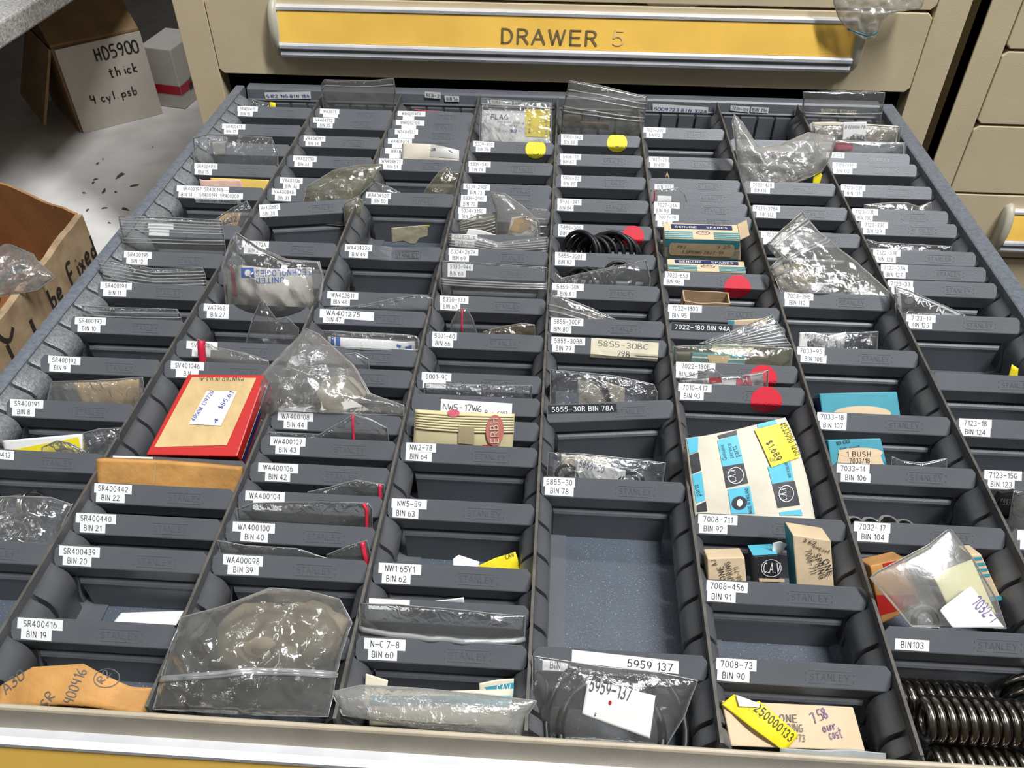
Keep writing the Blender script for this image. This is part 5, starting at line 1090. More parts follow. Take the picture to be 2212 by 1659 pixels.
o, pl, P3, B = carton('tall cream carton with handwriting at its top, behind the divider reading BIN 91', 12.5, 25, zb((632, 285), (858, 320), (905, 580), (685, 572)), .014, BOARD, ext=.012, z=2)
for t, a, b, h in (('7008-711', (705, 375), (738, 515), 2.7), ('SPRING', (755, 400), (792, 542), 3.0), ('ONE', (805, 435), (842, 525), 3.0)):
    p, q = zb(a, b); ink(o, pl, t, p, q, h, INK)
for t, a, b in (('3.62', (690, 322), (765, 345)), ('our', (748, 355), (800, 372)), ('cost', (785, 376), (850, 392))):
    p, q = zb(a, b); ink(o, pl, t, p, q, 1.8, INK, True, .14)
fl = Face(B[0], P3[0], B[3]); patch(o, fl, [(0, 0), (1, 0), (1, 1), (0, 1)], TEAL, off=.0003, nu=1, nv=1, label='teal side'); ink(o, fl, 'Genuine service', (.55, .62), (.4, .18), 2, INK)
p = zb((515, 335), (560, 325), (600, 345), (560, 405), (512, 380)); sheet('torn white paper tuft between the two cartons behind the divider reading BIN 91', 12.9, 20, p, (0, 2, 3, 4), m=PAPER, amp=1.5, freq=60, ext=0, name='paper_scrap')
o, pl, P3, B = carton('cream carton with handwriting lying at the front of the sixth column', 8.45, 62, zb((215, 1262), (990, 1300), (1062, 1560), (270, 1530)), .014, BOARD, z=-13)
for t, a, b, h in (('ONE', (555, 1385), (658, 1388), 2.8), ('SPRING', (545, 1438), (692, 1446), 2.8), ('7008-73', (555, 1496), (704, 1504), 2.6)):
    p, q = zb(a, b); ink(o, pl, t, p, q, h, GREYINK)
for t, a, b in (('7.58', (758, 1400), (845, 1360)), ('our', (812, 1448), (895, 1428)), ('cost', (852, 1492), (930, 1472))):
    p, q = zb(a, b); ink(o, pl, t, p, q, 4.2, PURPLE, True, .12)
o, pl = sheet('curled yellow price tag reading 250000133 lying on the front cream carton', 8.9, 56, zb((215, 1285), (290, 1222), (330, 1290), (430, 1262), (670, 1465), (580, 1560), (400, 1430)), (0, 3, 4, 5), m=YELP, amp=1.2, freq=22, puff=3, z=-7, ext=0, name='price_tag', cat='price tag', th=.0006)
p, q = zb((395, 1310), (610, 1500)); ink(o, pl, '250000133', p, q, 3.4, INK)
p = zb((295, 1225), (430, 1275), (420, 1295), (312, 1292)); patch(o, pl, p, PAPER, label='white curled back', off=.0012)
p = zb((560, 1545), (800, 1560), (1000, 1552), (1180, 1575), (1190, 1600), (560, 1575)); sheet('crumpled blue grey paper edge along the drawer front in the sixth column', 8.25, 30, p, (0, 3, 4, 5), m=mat('blue_grey_paper', (.42, .45, .44), .6, var=.3, vscale=60), amp=1.2, freq=60, z=-10, ext=.004)
# --- seventh column
bag('cloudy grey bag twisted across the partition at the rear of the seventh column', 32.4, 34, [(1581, 262), (1586, 247), (1602, 262), (1640, 318), (1685, 312), (1745, 286), (1808, 296), (1792, 344), (1776, 360), (1740, 378), (1697, 392), (1604, 394), (1590, 330)], (1, 6, 8, 11), HAZY, 13, 6, 36, 55, nu=50, nv=36, z=2, ext=.004)
sheet('yellow plastic scrap at the right behind the divider reading BIN114', 32.5, 20, [(1758, 372), (1768, 366), (1776, 378), (1770, 394), (1756, 394)], (0, 2, 3, 4), m=YELP, amp=1, nu=6, nv=6, ext=.004, name='plastic_scrap', cat='scrap')
blob('cluster of yellowish small parts inside the zip bag in the seventh column', atz(1712, 600, ZP - .010), (.013, .011, .008), mat('yellowish_parts', (.45, .38, .22), .5, 0, .5, .5, 130, .5, 200), 7, amp=.4, name='bagged_parts', cat='parts')
bag('zip bag of yellowish parts leaning diagonally across the seventh column', 24.4, 50, [(1664, 577), (1690, 553), (1655, 528), (1694, 491), (1733, 458), (1769, 502), (1850, 565), (1924, 622), (1920, 634), (1780, 632), (1691, 630)], (0, 4, 7, 10), CLOUD, 9, 4, 42, 56, nu=52, nv=38, z=3, ext=.004, zips=[.07, .1, .3, .33], zw=.0014)
o, pl = sheet('white label with printed number on the foil packet behind the divider reading BIN 108', 21.4, 24, [(1728, 718), (1760, 718), (1790, 726), (1827, 717), (1826, 755), (1726, 752)], (0, 3, 4, 5), m=PAPER, amp=.6, name='paper_label', cat='label'); ink(o, pl, '7033-295', (1735, 729), (1790, 734), 3, GREYINK, True, .09)
bag('silvery clear packet behind the divider reading BIN 108', 21.5, 22, [(1726, 720), (1820, 720), (1897, 716), (1899, 756), (1728, 752)], (0, 2, 3, 4), FOIL, 4, 2, 44, 57)
o, pl, P3, B = carton('blue carton with an oval cream panel behind the divider reading BIN 107', 18.5, 45, [(1770, 850), (1938, 846), (1952, 893), (1782, 890)], .012, TEAL, ext=.012, z=-3)
oval(o, pl, (1862, 893), 62, 16, BOARD, .0004); tf = Face(B[0], P3[0], B[3]); patch(o, tf, [(0, .1), (1, .1), (1, 1), (0, 1)], NAVY, off=.0003, nu=1, nv=1, label='navy end')
o, pl, P3, B = carton('blue carton printed 1 BUSH with handwriting, behind the divider reading BIN 106', 16.5, 45, [(1788, 950), (1903, 947), (1928, 1003), (1802, 1003)], .011, TEAL, ext=.012, z=-3)
patch(o, pl, [(1812, 972), (1898, 972), (1908, 1003), (1808, 1003)], BOARD, off=.0004, label='cream name panel'); oval(o, pl, (1858, 978), 48, 11, BOARD, .0005)
ink(o, pl, '1 BUSH', (1827, 986), (1880, 986), 2.7, INK); ink(o, pl, '7033/18', (1834, 1000), (1878, 1000), 2.5, INK)
ink(o, pl, '10.00', (1806, 962), (1836, 956), 1.9, INK, True, .12); ink(o, pl, 'our cost', (1814, 970), (1858, 966), 1.5, INK, True, .12)
bag('torn clear film scrap at the right behind the divider reading BIN 106', 16.3, 24, [(1927, 986), (1950, 996), (1990, 1000), (2045, 990), (2057, 1006), (1930, 1003)], (0, 3, 4, 5), CLEAR, 3, 2, 50, 58)
for i, (px, py) in enumerate([(1838, 1126), (1872, 1128), (1910, 1124), (1945, 1132)]):
    c = Plane(14.5, 15, -13).at((px, py + 20)); n_ = Vector((.1, -.3, .95)).normalized(); a = n_.orthogonal().normalized(); b = n_.cross(a); V = []; N = 32
    for q in range(N):
        d = a * cos(2 * pi * q / N) + b * sin(2 * pi * q / N); V += [c + d * .0062 + n_ * .006, c + d * .0062 - n_ * .008, c + d * .0045 - n_ * .008, c + d * .0045 + n_ * .006]
    mb = MB(); mb.add(V, [(q * 4 + e, q * 4 + (e + 1) % 4, ((q + 1) % N) * 4 + (e + 1) % 4, ((q + 1) % N) * 4 + e) for q in range(N) for e in range(4)])
    o = mb.build('metal_bush', STEEL, None, origin=c); tag(o, 'shiny steel bush just showing behind the divider reading BIN 104', 'bush', 'steel bushes behind the divider reading BIN 104'); bevel(o, .0004, 1)
def zr(*q): return [(1800 + x / 2.7233, 1050 + y / 2.7233) for x, y in q]
o, pl, P3, B = carton('orange and red printed carton under the clear bag behind the divider reading BIN103', 12.5, 40, zr((215, 470), (420, 420), (520, 700), (285, 810)), .014, mat('orange_carton', (.55, .27, .08), .6, 0, .3, .2, 60), z=-4)
patch(o, pl, zr((250, 640), (480, 640), (500, 700), (270, 760)), BRIGHTRED, off=.0004, label='red lower band'); patch(o, pl, zr((290, 455), (400, 430), (408, 450), (296, 475)), BRIGHTRED, off=.0004)
o, pl, P3, B = carton('cream and teal striped open carton at the right behind the divider reading BIN103', 13.0, 30, zr((800, 405), (870, 400), (985, 655), (930, 680)), .012, BOARD, z=0)
for a in (.05, .17, .29, .41): patch(o, Face(P3[0], P3[1], P3[3]), [(.0, a), (.9, a), (.9, a + .06), (0, a + .06)], TEAL, off=.0004, nu=1, nv=1)
patch(o, Face(P3[0], P3[1], P3[3]), [(.0, .88), (1, .88), (1, .98), (0, .98)], TEAL, off=.0004, nu=1, nv=1)
ring('black rubber ring at the bottom of the slanting clear bag behind the divider reading BIN103', *zr((540, 800))[0], 11.5, .0058, .0014, (.2, -.6, .7), 0, group=None)
o, pl = bag('clear bag with printed black frame slanting behind the divider reading BIN103', 11.45, 52, zr((215, 540), (255, 505), (560, 345), (670, 258), (695, 258), (820, 420), (960, 660), (1018, 838), (700, 832), (460, 828)), (0, 4, 7, 9), SATIN, 4, .9, 22, 60, nu=50, nv=36, z=3, ext=0)
o, pl = sheet('pale yellow note square inside the slanting clear bag', 11.5, 52, zr((582, 520), (815, 430), (960, 755), (700, 760)), m=POSTIT, amp=.5, z=4.5, ext=0, name='paper_note', cat='note')
for q in (((500, 415), (505, 405), (600, 500), (595, 512)), ((620, 350), (626, 345), (735, 470), (728, 478)), ((612, 490), (700, 455), (708, 470), (618, 505))): pass
o2, pl2 = sheet('grey printed card with a black oval under the slanting clear bag', 11.9, 52, zr((498, 415), (625, 350), (735, 470), (600, 512)), m=mat('grey_card', (.30, .29, .27), .6), amp=.3, z=3, ext=0, name='card', cat='card')
oval(o2, pl2, zr((600, 427))[0], 17, 13, BLACKP, .0006)
o, pl = sheet('white rounded label reading 7032-7 on the slanting clear bag', 11.45, 52, zr((628, 735), (640, 715), (790, 600), (810, 592), (830, 610), (1008, 832), (700, 832)), (0, 3, 5, 6), m=PAPER, amp=.5, z=9.5, ext=0, name='paper_label', cat='label')
p, q = zr((808, 690), (935, 810)); ink(o, pl, '7032-7', p, q, 5.2, PURPLE, True, .11)
def spring(label, c, axis, length, R, r, turns):
    ax = Vector(axis).normalized(); a = ax.orthogonal().normalized(); b = ax.cross(a); n = int(turns * 22); mb = MB()
    mb.tube([Vector(c) + ax * (length * (i / n - .5)) + (a * cos(2 * pi * turns * i / n) + b * sin(2 * pi * turns * i / n)) * R for i in range(n + 1)], r, 9)
    tag(mb.build('coil_spring', SPRING, None, True, c), label, 'spring', 'heavy coil springs at the front of the seventh column')
SR_, sr_ = .0085, .0018; ro = SR_ + sr_; xl_ = 6 * W + .013; xe = atz(2186, 1530, ZF + .022).x; ln = xe - xl_ - .002; xm = (xl_ + xe) / 2
c1 = Vector((xm - .003, slot(11) - .0066 - ro, ZF + ro + .0004)); c3 = Vector((xm + .004, YF + ro + .0008, ZF + ro + .0004)); dy = (c1.y - c3.y) / 2
c2 = Vector((xm, (c1.y + c3.y) / 2, ZF + ro + sqrt(max(0.00001, (2 * ro) ** 2 - dy * dy)) + .0004))
spring('dark steel coil spring, rearmost of three lying side by side behind the drawer front', c1, (1, 0, 0), ln, SR_, sr_, 9.5)
spring('dark steel coil spring, topmost of three lying side by side behind the drawer front', c2, (1, 0, 0), ln, SR_, sr_, 9.5)
spring('dark steel coil spring, nearest the drawer front of three lying side by side', c3, (1, 0, 0), ln, SR_, sr_, 9.5)
c4 = Vector((xe + ro + .0035, (c1.y + c3.y) / 2 + .001, ZF + .0125)); spring('dark steel coil spring turned crosswise beside the three parallel ones', c4, (.02, 1, 0), .048, .0102, .0019, 8)
# --- eighth column
bag('shiny clear bag standing at the rear of the eighth column', 38.75, 6, [(1735, 198), (1820, 196), (1912, 200), (1908, 230), (1903, 268), (1758, 262), (1733, 232)], (0, 2, 4, 5), CLEAR, 6, 2.4, 34, 61, zips=[.42])
o, pl = sheet('cream card behind the price sticker in the eighth column', 36.6, 16, [(1754, 264), (1800, 263), (1940, 272), (1940, 310), (1760, 305)], (0, 2, 3, 4), m=CREAM, amp=.4, name='card', cat='card')
bag('shiny clear bag over the cream card in the eighth column', 36.4, 16, [(1758, 272), (1850, 268), (1947, 275), (1944, 308), (1762, 302)], (0, 2, 3, 4), FOIL, 5, 2, 44, 62)
o, pl = sheet('white price sticker with purple digits in the eighth column', 36.25, 16, [(1822, 264), (1872, 263), (1868, 305), (1820, 303)], m=PAPER, amp=.2, z=5, ext=0, name='price_sticker', cat='price sticker'); ink(o, pl, '01200678', (1825, 277), (1869, 276), 2.4, GREYINK); ink(o, pl, '$1.448', (1835, 301), (1867, 302), 3.0, GREYINK)
o, pl = sheet('white packet with a red corner behind the divider reading BIN 133', 35.5, 16, [(1802, 306), (1955, 308), (1955, 334), (1800, 332)], m=mat('silvery_packet', (.45, .45, .45), .3, 0, .6, .4, 30), amp=1, ext=.003, name='packet', cat='packet'); patch(o, pl, [(1802, 307), (1840, 307), (1842, 324), (1802, 326)], PINK)
bag('clear bag over the packet with the red corner', 35.35, 16, [(1798, 303), (1880, 306), (1958, 308), (1957, 336), (1798, 334)], (0, 2, 3, 4), CLEAR, 3, 1.6, 44, 63, ext=.003)
bag('pale clear bag arching behind the divider reading BIN 130', 30.5, 24, [(1867, 442), (1930, 437), (1960, 438), (1985, 446), (2012, 436), (2022, 452), (1870, 448)], (0, 4, 5, 6), CLOUD, 4, 1.4, 36, 64)
bag('shiny clear bag edge behind the divider reading BIN 128', 27.4, 24, [(1872, 517), (1900, 524), (1980, 528), (2056, 532), (2056, 541), (1880, 538)], (0, 3, 4, 5), CLEAR, 4, 2, 50, 65)
o, pl = sheet('black and white printed sleeve slanting behind the divider reading BIN 125', 23.5, 35, [(1938, 622), (1960, 630), (2040, 662), (2078, 680), (2040, 682), (1945, 676), (1936, 650)], (0, 3, 4, 6), m=mat('grey_sleeve', (.55, .55, .56), .3, 0, .6, .15, 40), amp=.6, name='sleeve', cat='sleeve', ext=.004)
patch(o, pl, [(1945, 632), (1965, 634), (2060, 676), (1950, 676)], BLACKP); ink(o, pl, 'KYN', (1980, 656), (2035, 678), 3.6, PAPER, off=.0009); oval(o, pl, (1962, 650), 10, 7, mat('dark_emblem', (.12, .12, .12), .5), .0009)
bag('clear bag over the black and white printed sleeve', 23.35, 35, [(1932, 618), (1965, 628), (2040, 660), (2085, 681), (2040, 684), (1938, 678)], (0, 3, 4, 5), CLEAR, 3, 1.2, 40, 66, ext=.004)
sheet('yellow scrap by the right rail behind the unlabelled divider', 20.5, 20, [(2186, 787), (2200, 796), (2203, 808), (2180, 808)], m=YELP, amp=.6, nu=5, nv=5, ext=.008, name='paper_scrap')
for i, (px, py) in enumerate([(2168, 1083), (2182, 1092)]):
    pl = Plane(15.15, 25, 0); c = pl.at((px + 4, py)) - pl.N * .002 * i; V = [c + pl.N * .0016] ; F = []; N = 6
    mb = MB(); 
    mb.prism([(cos(pi / 3 * q + .2) * .0078, sin(pi / 3 * q + .2) * .0078) for q in range(6)], lambda p, e: c + pl.R * p[0] + pl.T * p[1] + pl.N * (.0 if e == 0 else .0035))
    mb.prism([(cos(2 * pi * q / 28) * .0058, sin(2 * pi * q / 28) * .0058) for q in range(28)], lambda p, e: c + pl.R * p[0] + pl.T * p[1] + pl.N * (.0035 if e == 0 else .0046))
    o = mb.build('hex_cap', RUBBER, None, origin=c); tag(o, 'black hexagonal cap behind the nearest divider of the rightmost column, %s' % ('upper of two' if i == 0 else 'lower of two'), 'cap')
    if i == 0:
        o['_o'] = list(c); pl.amp = 0; pl.O = c + pl.N * .0047; ink(o, pl, 'PART', (2160, 1082), (2182, 1084), 1.6, GREYINK); ink(o, pl, '337', (2164, 1089), (2180, 1091), 1.6, GREYINK)
bag('clear bag standing by the black caps at the right edge', 14.45, 18, [(2190, 1060), (2235, 1066), (2240, 1130), (2188, 1122)], m=CLOUD, puff=3, amp=1.2, seed=67)
# labels on the back wall
def walltag(parent, t, p0, p1, p2, p3, m_, inkm, hand=False):
    pl = Plane(0, 0, 0, y=10.297 * W); o = patch(parent, pl, [p0, p1, p2, p3], m_, 'wall_label', .0006)
    ink(parent, pl, t, (p3[0] + 3, p3[1] - 3), (p2[0] - 3, p2[1] - 3), 3.0, inkm, hand, .13, .0009)
drawer['_o'] = list(drawer.location)
walltag(drawer, '51P2 145 BIN 18A'.replace('P', 'R'), (571, 199), (671, 197), (672, 213), (574, 213), PAPER, BLUEINK, True)
walltag(drawer, 'NCB-2', (918, 197), (952, 199), (952, 213), (918, 210), TAPE, INK); walltag(drawer, 'BIN 56', (960, 206), (992, 207), (992, 219), (962, 219), TAPE, INK)
walltag(drawer, '5393-350R', (1060, 215), (1107, 217), (1106, 228), (1060, 226), TAPE, GREYINK); walltag(drawer, 'BIN 77', (1110, 217), (1146, 218), (1144, 230), (1110, 228), TAPE, GREYINK)
walltag(drawer, '5U09723 BIN 102A'.replace('U', '0'), (1410, 223), (1530, 231), (1529, 246), (1410, 240), PAPER, BLUEINK, True)
walltag(drawer, '7036-109', (1579, 227), (1620, 230), (1618, 243), (1577, 238), TAPE, INK); walltag(drawer, 'BIN 116', (1623, 230), (1661, 232), (1659, 244), (1621, 242), TAPE, INK)
walltag(drawer, '7123-40', (1773, 234), (1808, 236), (1808, 246), (1773, 244), TAPEOLD, GREYINK); walltag(drawer, 'BIN 137', (1814, 236), (1850, 237), (1848, 248), (1814, 246), TAPEOLD, GREYINK)
# ================================================================== AROUND THE DRAWER
FY = 10.55 * W                       # front plane of the cabinets
WOODCHIP = mat('rusty_chip', (.12, .09, .06), .8)
def struct(name, a, b, m):
    mb = MB(); mb.box(a, b); o = mb.build(name, m); o['kind'] = 'structure'; return o
CONC = mat('dark_concrete', (.10, .098, .094), .7, var=.3, vscale=4); WALLM = mat('shade_dark_wall', (.05, .048, .045), .8)  # wall colour darkened to deepen the shade behind the bench
struct('floor', (-3.2, -2.5, -.05), (3.5, 3.0, 0), CONC)
struct('wall_back', (-3.2, 2.95, 0), (3.5, 3.0, 2.7), WALLM); struct('wall_left', (-3.25, -2.5, 0), (-3.2, 3.0, 2.7), WALLM)
def cabinet(name, label, xl, xr, il, ir, fronts, yd=8.9 * W, top=1.45):
    c = thing(name, label, 'cabinet', ((xl + xr) / 2, FY + yd / 2, 0))
    mb = MB(); t = .0015
    mb.box((xl, FY + .001, .02), (xl + t, FY + yd, top)); mb.box((xr - t, FY + .001, .02), (xr, FY + yd, top)); mb.box((xl, FY + yd - t, .02), (xr, FY + yd, top)); mb.box((xl, FY, top - t), (xr, FY + yd, top)); mb.box((xl, FY, 0), (xr, FY + yd, .02))
    mb.box((xl, FY, .02), (il - .0008, FY + .022, top)); mb.box((ir + .0008, FY, .02), (xr, FY + .022, top))
    o = mb.build('housing', BEIGE, c); bevel(o, .0012)
    mb = MB(); mb.box((il - .003, FY + .0225, .02), (il - .0015, FY + yd - .004, top - .01)); mb.box((ir + .0015, FY + .0225, .02), (ir + .003, FY + yd - .004, top - .01)); mb.box((xl + .002, FY + yd - .006, .02), (xr - .002, FY + yd - .003, top - .01)); mb.build('inside_shade_liner', DARK, c)  # added near-black sheets where the cabinet inside is only in shade
    for z0, z1 in fronts:
        mb = MB(); q = .0045; poly = [(il + q, z0), (ir - q, z0), (ir, z0 + q), (ir, z1 - q), (ir - q, z1), (il + q, z1), (il, z1 - q), (il, z0 + q)]
        mb.prism(poly, lambda p, e: (p[0], FY + .0175 if e else FY - .0005, p[1]))
        o = mb.build('drawer_front', BEIGE, c); bevel(o, .0009)
        mb = MB(); mb.box((il + .006, FY + .019, z0 + .004), (ir - .006, FY + yd - .02, z1 - .012)); mb.build('drawer_body', DARK, c)
    return c
il, ir = -.425 * W, 8.407 * W
zs = [ZP + v * W for v in (.088, 1.040, 1.072, 2.95, 2.985, 4.9, 4.93, 6.6)]
cab = cabinet('drawer_cabinet', 'beige steel drawer cabinet that the long drawer is pulled out of', -.835 * W, 8.805 * W, il, ir,
              [(zs[0], zs[1]), (zs[2], zs[3]), (zs[4], zs[5]), (ZP - 3.0 * W, ZP - 1.02 * W), (ZP - 5 * W, ZP - 3.03 * W), (ZP - 8 * W, ZP - 5.03 * W), (.06, ZP - 8.03 * W)])
hx0 = aty(600, 60, FY - .010).x; hx1 = aty(1846, 100, FY - .010).x; hz = aty(600, 14, FY - .009).z
bar = handle(cab, FY - .0005, hz, hx0, hx1)
pl = Plane(0, 15.6, (hz - ZP) * 1000 - 18.3, y=FY - .0005 - HT - .0026)
ink(bar, pl, 'DRAWER', (1082, 92), (1288, 98), 12.6, mat('dark_olive_ink', (.17, .125, .055), .5), off=.0008)
ink(bar, pl, '5', (1321, 97), (1345, 98), 12.6, mat('faded_yellow_ink', (.80, .56, .22), .4), off=.0008)
# bag and paper slip hanging from the drawer above
b_, _ = bag('crumpled clear bag with teal zip line hanging over the label handle', 0, 6, [(1806, -40), (2010, -40), (1990, 18), (1926, 26), (1905, 46), (1890, 80), (1869, 86), (1835, 68), (1811, 39), (1800, 6)], (0, 1, 5, 7), HAZY, 9, 6, 44, 70, red=('h', .93, 1.6), redm=TEALZ, y=FY - .030, ext=0)
o, pl = sheet('paper slip sticking out of the gap above the label handle', 0, 4, [(1391, 3), (1485, 4), (1627, 7), (1600, 13), (1510, 12), (1470, 20), (1425, 23), (1405, 16)], (0, 2, 3, 6), m=CREAM, y=FY - .004, amp=.5, ext=0)
F2 = lambda x, y: aty(x, y, FY)
x2 = 9.02 * W; i2 = F2(2171, 105).x; zz = [F2(2200, 109).z, F2(2200, 272).z, F2(2140, 419).z, F2(2140, 556).z]
g = .0012
cab2 = cabinet('drawer_cabinet', 'second beige drawer cabinet at the right, standing a finger width from the first', x2, x2 + 9.63 * W, i2, x2 + 9.63 * W - .035,
               [(zz[0] + g, zz[0] + .13), (zz[1] + g, zz[0] - g), (zz[2] + g, zz[1] - g), (zz[3] + g, zz[2] - g), (zz[3] - .15, zz[3] - g), (.06, zz[3] - .153)])
handle(cab2, FY - .0005, F2(2185, 448).z - .001, F2(2166, 490).x, x2 + 8.6 * W)
# ------------------------------------------------------------------ workbench on the left
SHELF = mat('scuffed_white_shelf', (.84, .805, .77), .6, 0, .3, .0, 14, .35, 60, col2=(.68, .655, .625), spots=(26, .72, (.33, .30, .27)))
SLAB = mat('rough_grey_slab', (.52, .50, .47), .8, 0, .2, .4, 260, 1.0, 330, col2=(.28, .26, .24))
ZS = ZP - 4 * W
wb = thing('workbench', 'workbench with a rough pale top and a scuffed white lower shelf left of the drawer', 'workbench', (-8 * W, 14 * W, 0))
mb = MB(); mb.box((-22 * W, 3.5 * W, ZP - .66 * W), (-5.15 * W, 29 * W, ZP - .30 * W)); o = mb.build('bench_top', SLAB, wb); bevel(o, .003)
mb = MB(); mb.box((-22 * W, 2.0 * W, ZS - .3 * W), (-1.15 * W, 30 * W, ZS)); o = mb.build('lower_shelf', SHELF, wb); bevel(o, .002)
for x in (-21.5, -5.6):
    for y in (4.2, 28.2):
        if x > -10 and y < 10: continue
        mb = MB(); mb.box((x * W, y * W, 0), (x * W + .05, y * W + .05, ZP - .67 * W)); mb.build('leg', BROWN, wb)
for y in (4.2, 28.2):
    mb = MB(); mb.box((-2.2 * W, y * W, 0), (-2.2 * W + .05, y * W + .05, ZS - .31 * W)); mb.build('leg', BROWN, wb)
# ------------------------------------------------------------------ cartons on the shelf
class GP:
    amp = 0
    def __init__(s, o, n): s.O = Vector(o); s.N = Vector(n).normalized()
    def at(s, px): return atp(px[0], px[1], s.O, s.N)
    def disp(s, p, extra=0): return 0.0
def rise(P, y):
    """height above P where its vertical reaches picture row y"""
    lo, hi = 0.0, .6
    for _ in range(40):
        mid = (lo + hi) / 2
        if proj(P + Vector((0, 0, mid)))[1] > y: lo = mid
        else: hi = mid
    return lo
WCARD = mat('white_faced_card', (.62, .57, .50), .6, 0, .3, .08, 20, spots=(22, .74, (.42, .37, .31)))
A = atz(176, 289, ZS + .0005); B = atz(352, 245, ZS + .0005); d = (B - A).normalized(); bk = Vector((-d.y, d.x, 0)); hA = rise(A, 106)
cb = thing('carton', 'cardboard carton with a white front marked 4 cyl. psb in black marker, under the workbench', 'carton', A)
mb = MB(); up = Vector((0, 0, hA)); A2_, B2_ = A + bk * .006, B + bk * .006; dp = bk * .19
mb.hexa([A2_, B2_, B2_ + dp, A2_ + dp, A2_ + up, B2_ + up, B2_ + dp + up, A2_ + dp + up]); o = mb.build('body', BROWN, cb); bevel(o, .002)
mb = MB(); ins = d * .004; mb.hexa([A + ins, B, B + bk * .003, A + ins + bk * .003, A + ins + up * .98, B + up, B + up + bk * .003, A + ins + up * .98 + bk * .003]); fp = mb.build('front_panel', WCARD, cb); fp['label'] = 'white faced front panel with marker writing'; fp['_o'] = list(A)
gp = GP(A, -bk)
for t, a, b, h in (('HD5900', (209, 133), (302, 111), 21), ('thick', (238, 167), (299, 153), 16), ('4 cyl. psb', (199, 225), (298, 202), 15)): ink(fp, gp, t, a, b, h, MARKER, True, .15, .0006)
mb = MB(); q = A2_ + up * .97; sd = -d; f = [q, q + dp * .8, q + dp * .8 + sd * .05 - up * .75, q + sd * .05 - up * .8]
mb.hexa([v for v in f] + [v + Vector((0, 0, .004)) + sd * .003 for v in f]); o = mb.build('side_flap', BROWN, cb)
mb = MB(); f = [A2_ + up, B2_ + up, B2_ + up + dp * .55 + Vector((0, 0, .07)), A2_ + up + dp * .55 + Vector((0, 0, .07))]; mb.hexa(f + [v + Vector((0, 0, .004)) for v in f]); mb.build('top_flap', BROWN, cb)
C_ = atz(401, 236, ZS + .0005); L_ = atz(335, 227, ZS + .0005); R_ = atz(452, 190, ZS + .0005); h2 = rise(C_, 108)
wbx = thing('carton', 'white carton with a red stripe squeezed between the marked carton and the beige cabinet', 'carton', C_)
mb = MB(); u = Vector((0, 0, h2)); Bk = L_ + (R_ - C_); mb.hexa([L_, C_, R_, Bk, L_ + u, C_ + u, R_ + u, Bk + u]); o = mb.build('body', mat('white_carton', (.60, .575, .53), .55, 0, .4, .06, 30), wbx); bevel(o, .002)
for P_, Q_ in ((L_, C_), (C_, R_)):
    fc = Face(P_ + u, Q_ + u, P_); fc.N = -(Q_ - P_).cross(Vector((0, 0, -1))).normalized(); fc.N = fc.N if fc.N.dot(CC - C_) > 0 else -fc.N
    patch(wbx, fc, [(0, .61), (1, .61), (1, .76), (0, .76)], mat('crimson_print', (.50, .015, .045), .5), 'red_stripe', .0008, nu=1, nv=1)
    if P_ is C_:
        patch(wbx, fc, [(.35, .60), (1, .60), (1, .66), (.35, .66)], GREYINK, 'grey_print', .0011, nu=1, nv=1); patch(wbx, fc, [(.3, .68), (1, .68), (1, .78), (.3, .78)], BLACKP, 'black_print', .0011, nu=1, nv=1)
# open carton tray with marker writing
ZT = ZP - 1.5 * W
T1 = atz(163, 464, ZT); T0 = atz(0, 669, ZT); T0 = T1 + (T0 - T1) * 1.9; T2 = atz(0, 398, ZT); T2 = T1 + (T2 - T1) * 1.8
tr = thing('open_carton', 'open brown carton of bagged parts with Fixed written on its side, left of the drawer', 'carton', T1)
TRAYM = mat('tray_cardboard', (.42, .30, .18), .75, 0, .25, 0, 35, .3, 160, col2=(.28, .19, .11)); TRAYI = mat('tray_cardboard_inside', (.40, .20, .085), .75, 0, .25, .2, 22, .2, 160)
hh = ZT - ZS - .001
def wall(name, p, q, th, m, parent):
    w = (q - p).normalized(); nn = Vector((-w.y, w.x, 0)) * th; mb = MB(); n = 24; V = []
    for i in range(n + 1):
        u = p.lerp(q, i / n); dz = .003 * noise.noise(u * 22) + .0015 * noise.noise(u * 70)
        V += [u - Vector((0, 0, hh)), u + nn - Vector((0, 0, hh)), u + nn + Vector((0, 0, dz)), u + Vector((0, 0, dz))]
    Fs = []
    for i in range(n):
        for e in range(4): Fs.append((i * 4 + e, i * 4 + (e + 1) % 4, i * 4 + 4 + (e + 1) % 4, i * 4 + 4 + e))
    Fs += [(0, 3, 2, 1), (n * 4, n * 4 + 1, n * 4 + 2, n * 4 + 3)]
    mb.add(V, Fs); return mb.build(name, m, parent)
sw = wall('side_wall', T0, T1, -.0075, TRAYM, tr); sw['_o'] = list(T1)
wall('end_wall', T1, T2, -.003, TRAYI, tr); T3 = T0 + (T2 - T1)
wall('side_wall', T2, T3, -.004, TRAYI, tr); wall('end_wall', T3, T0, -.004, TRAYM, tr)
mb = MB(); mb.hexa([T0 - Vector((0, 0, hh)), T1 - Vector((0, 0, hh)), T2 - Vector((0, 0, hh)), T3 - Vector((0, 0, hh))] + [v - Vector((0, 0, hh - .004)) for v in (T0, T1, T2, T3)]); mb.build('bottom', TRAYI, tr)
w_ = (T1 - T0).normalized(); n_ = Vector((w_.y, -w_.x, 0)); gp = GP(T0 + n_ * .0075, n_)
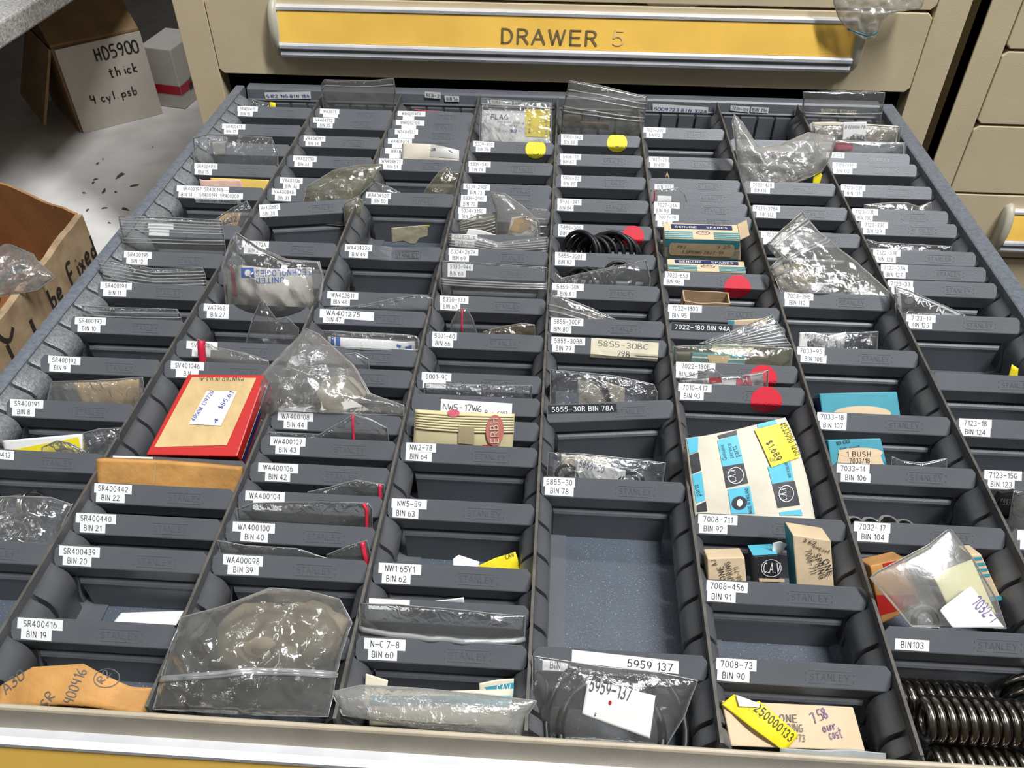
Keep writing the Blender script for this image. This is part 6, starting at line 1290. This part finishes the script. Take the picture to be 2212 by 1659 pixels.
for t, a, b, h, pen in (('Fixed', (154, 617), (209, 548), 22, .16), ('be', (113, 668), (137, 638), 20, .17), ('C', (6, 752), (36, 714), 42, .10), ('l', (31, 800), (37, 792), 26, .3), ('l', (70, 722), (75, 716), 14, .4)): ink(sw, gp, t, a, b, h, MARKER, True, pen, .0008)
q = atz(50, 590, ZT + .006)
bag('cloudy plastic bag of bright metal parts spilling over the rim of the open carton', 0, 62, [(-70, 600), (-20, 545), (20, 527), (72, 548), (80, 562), (119, 598), (80, 626), (0, 640), (-70, 640)], (1, 3, 6, 8), CLOUD, 14, 8, 34, 80, z=(ZT - ZP) * 1000 + 16, y=q.y, ext=0)
c = atz(5, 592, ZT - .03); blob('bright metal part inside the cloudy bag in the open carton', c, (.022, .022, .02), STEEL, 9, 'metal part', 'metal_part')
for i, (px, py, s) in enumerate([(259, 381, 7), (201, 395, 3), (290, 401, 4), (226, 412, 5), (222, 344, 2.5), (210, 354, 3), (181, 417, 3), (225, 450, 3), (272, 452, 5), (237, 482, 2.2), (189, 455, 3), (205, 388, 3), (250, 415, 2.5), (330, 318, 2)]):
    c = atz(px, py, ZS + .0006); rnd = random.Random(i + 3); a0 = rnd.uniform(0, 6); s *= .001; V = []; n = 7; ca, sa = cos(a0), sin(a0)
    rr = [s * rnd.uniform(.35, 1.25) for q in range(n)]; an = [2 * pi * (q + rnd.uniform(-.3, .3)) / n for q in range(n)]
    for lay in (0, 1):
        for q in range(n):
            r = rr[q] * (1.0 if lay == 0 else .6); x_, y_ = cos(an[q]) * r * 1.9, sin(an[q]) * r * .6; V.append(c + Vector((x_ * ca - y_ * sa, x_ * sa + y_ * ca, lay * s * rnd.uniform(.2, .6) + (.0003 if lay else 0))))
    o = mesh('wood_chip', V, [tuple(range(n - 1, -1, -1)), tuple(range(n, 2 * n))] + [(q, (q + 1) % n, n + (q + 1) % n, n + q) for q in range(n)], WOODCHIP, None, False, c)
    tag(o, 'small dark chip of debris lying on the scuffed white shelf', 'debris chip', 'dark chips on the white shelf')
clean()
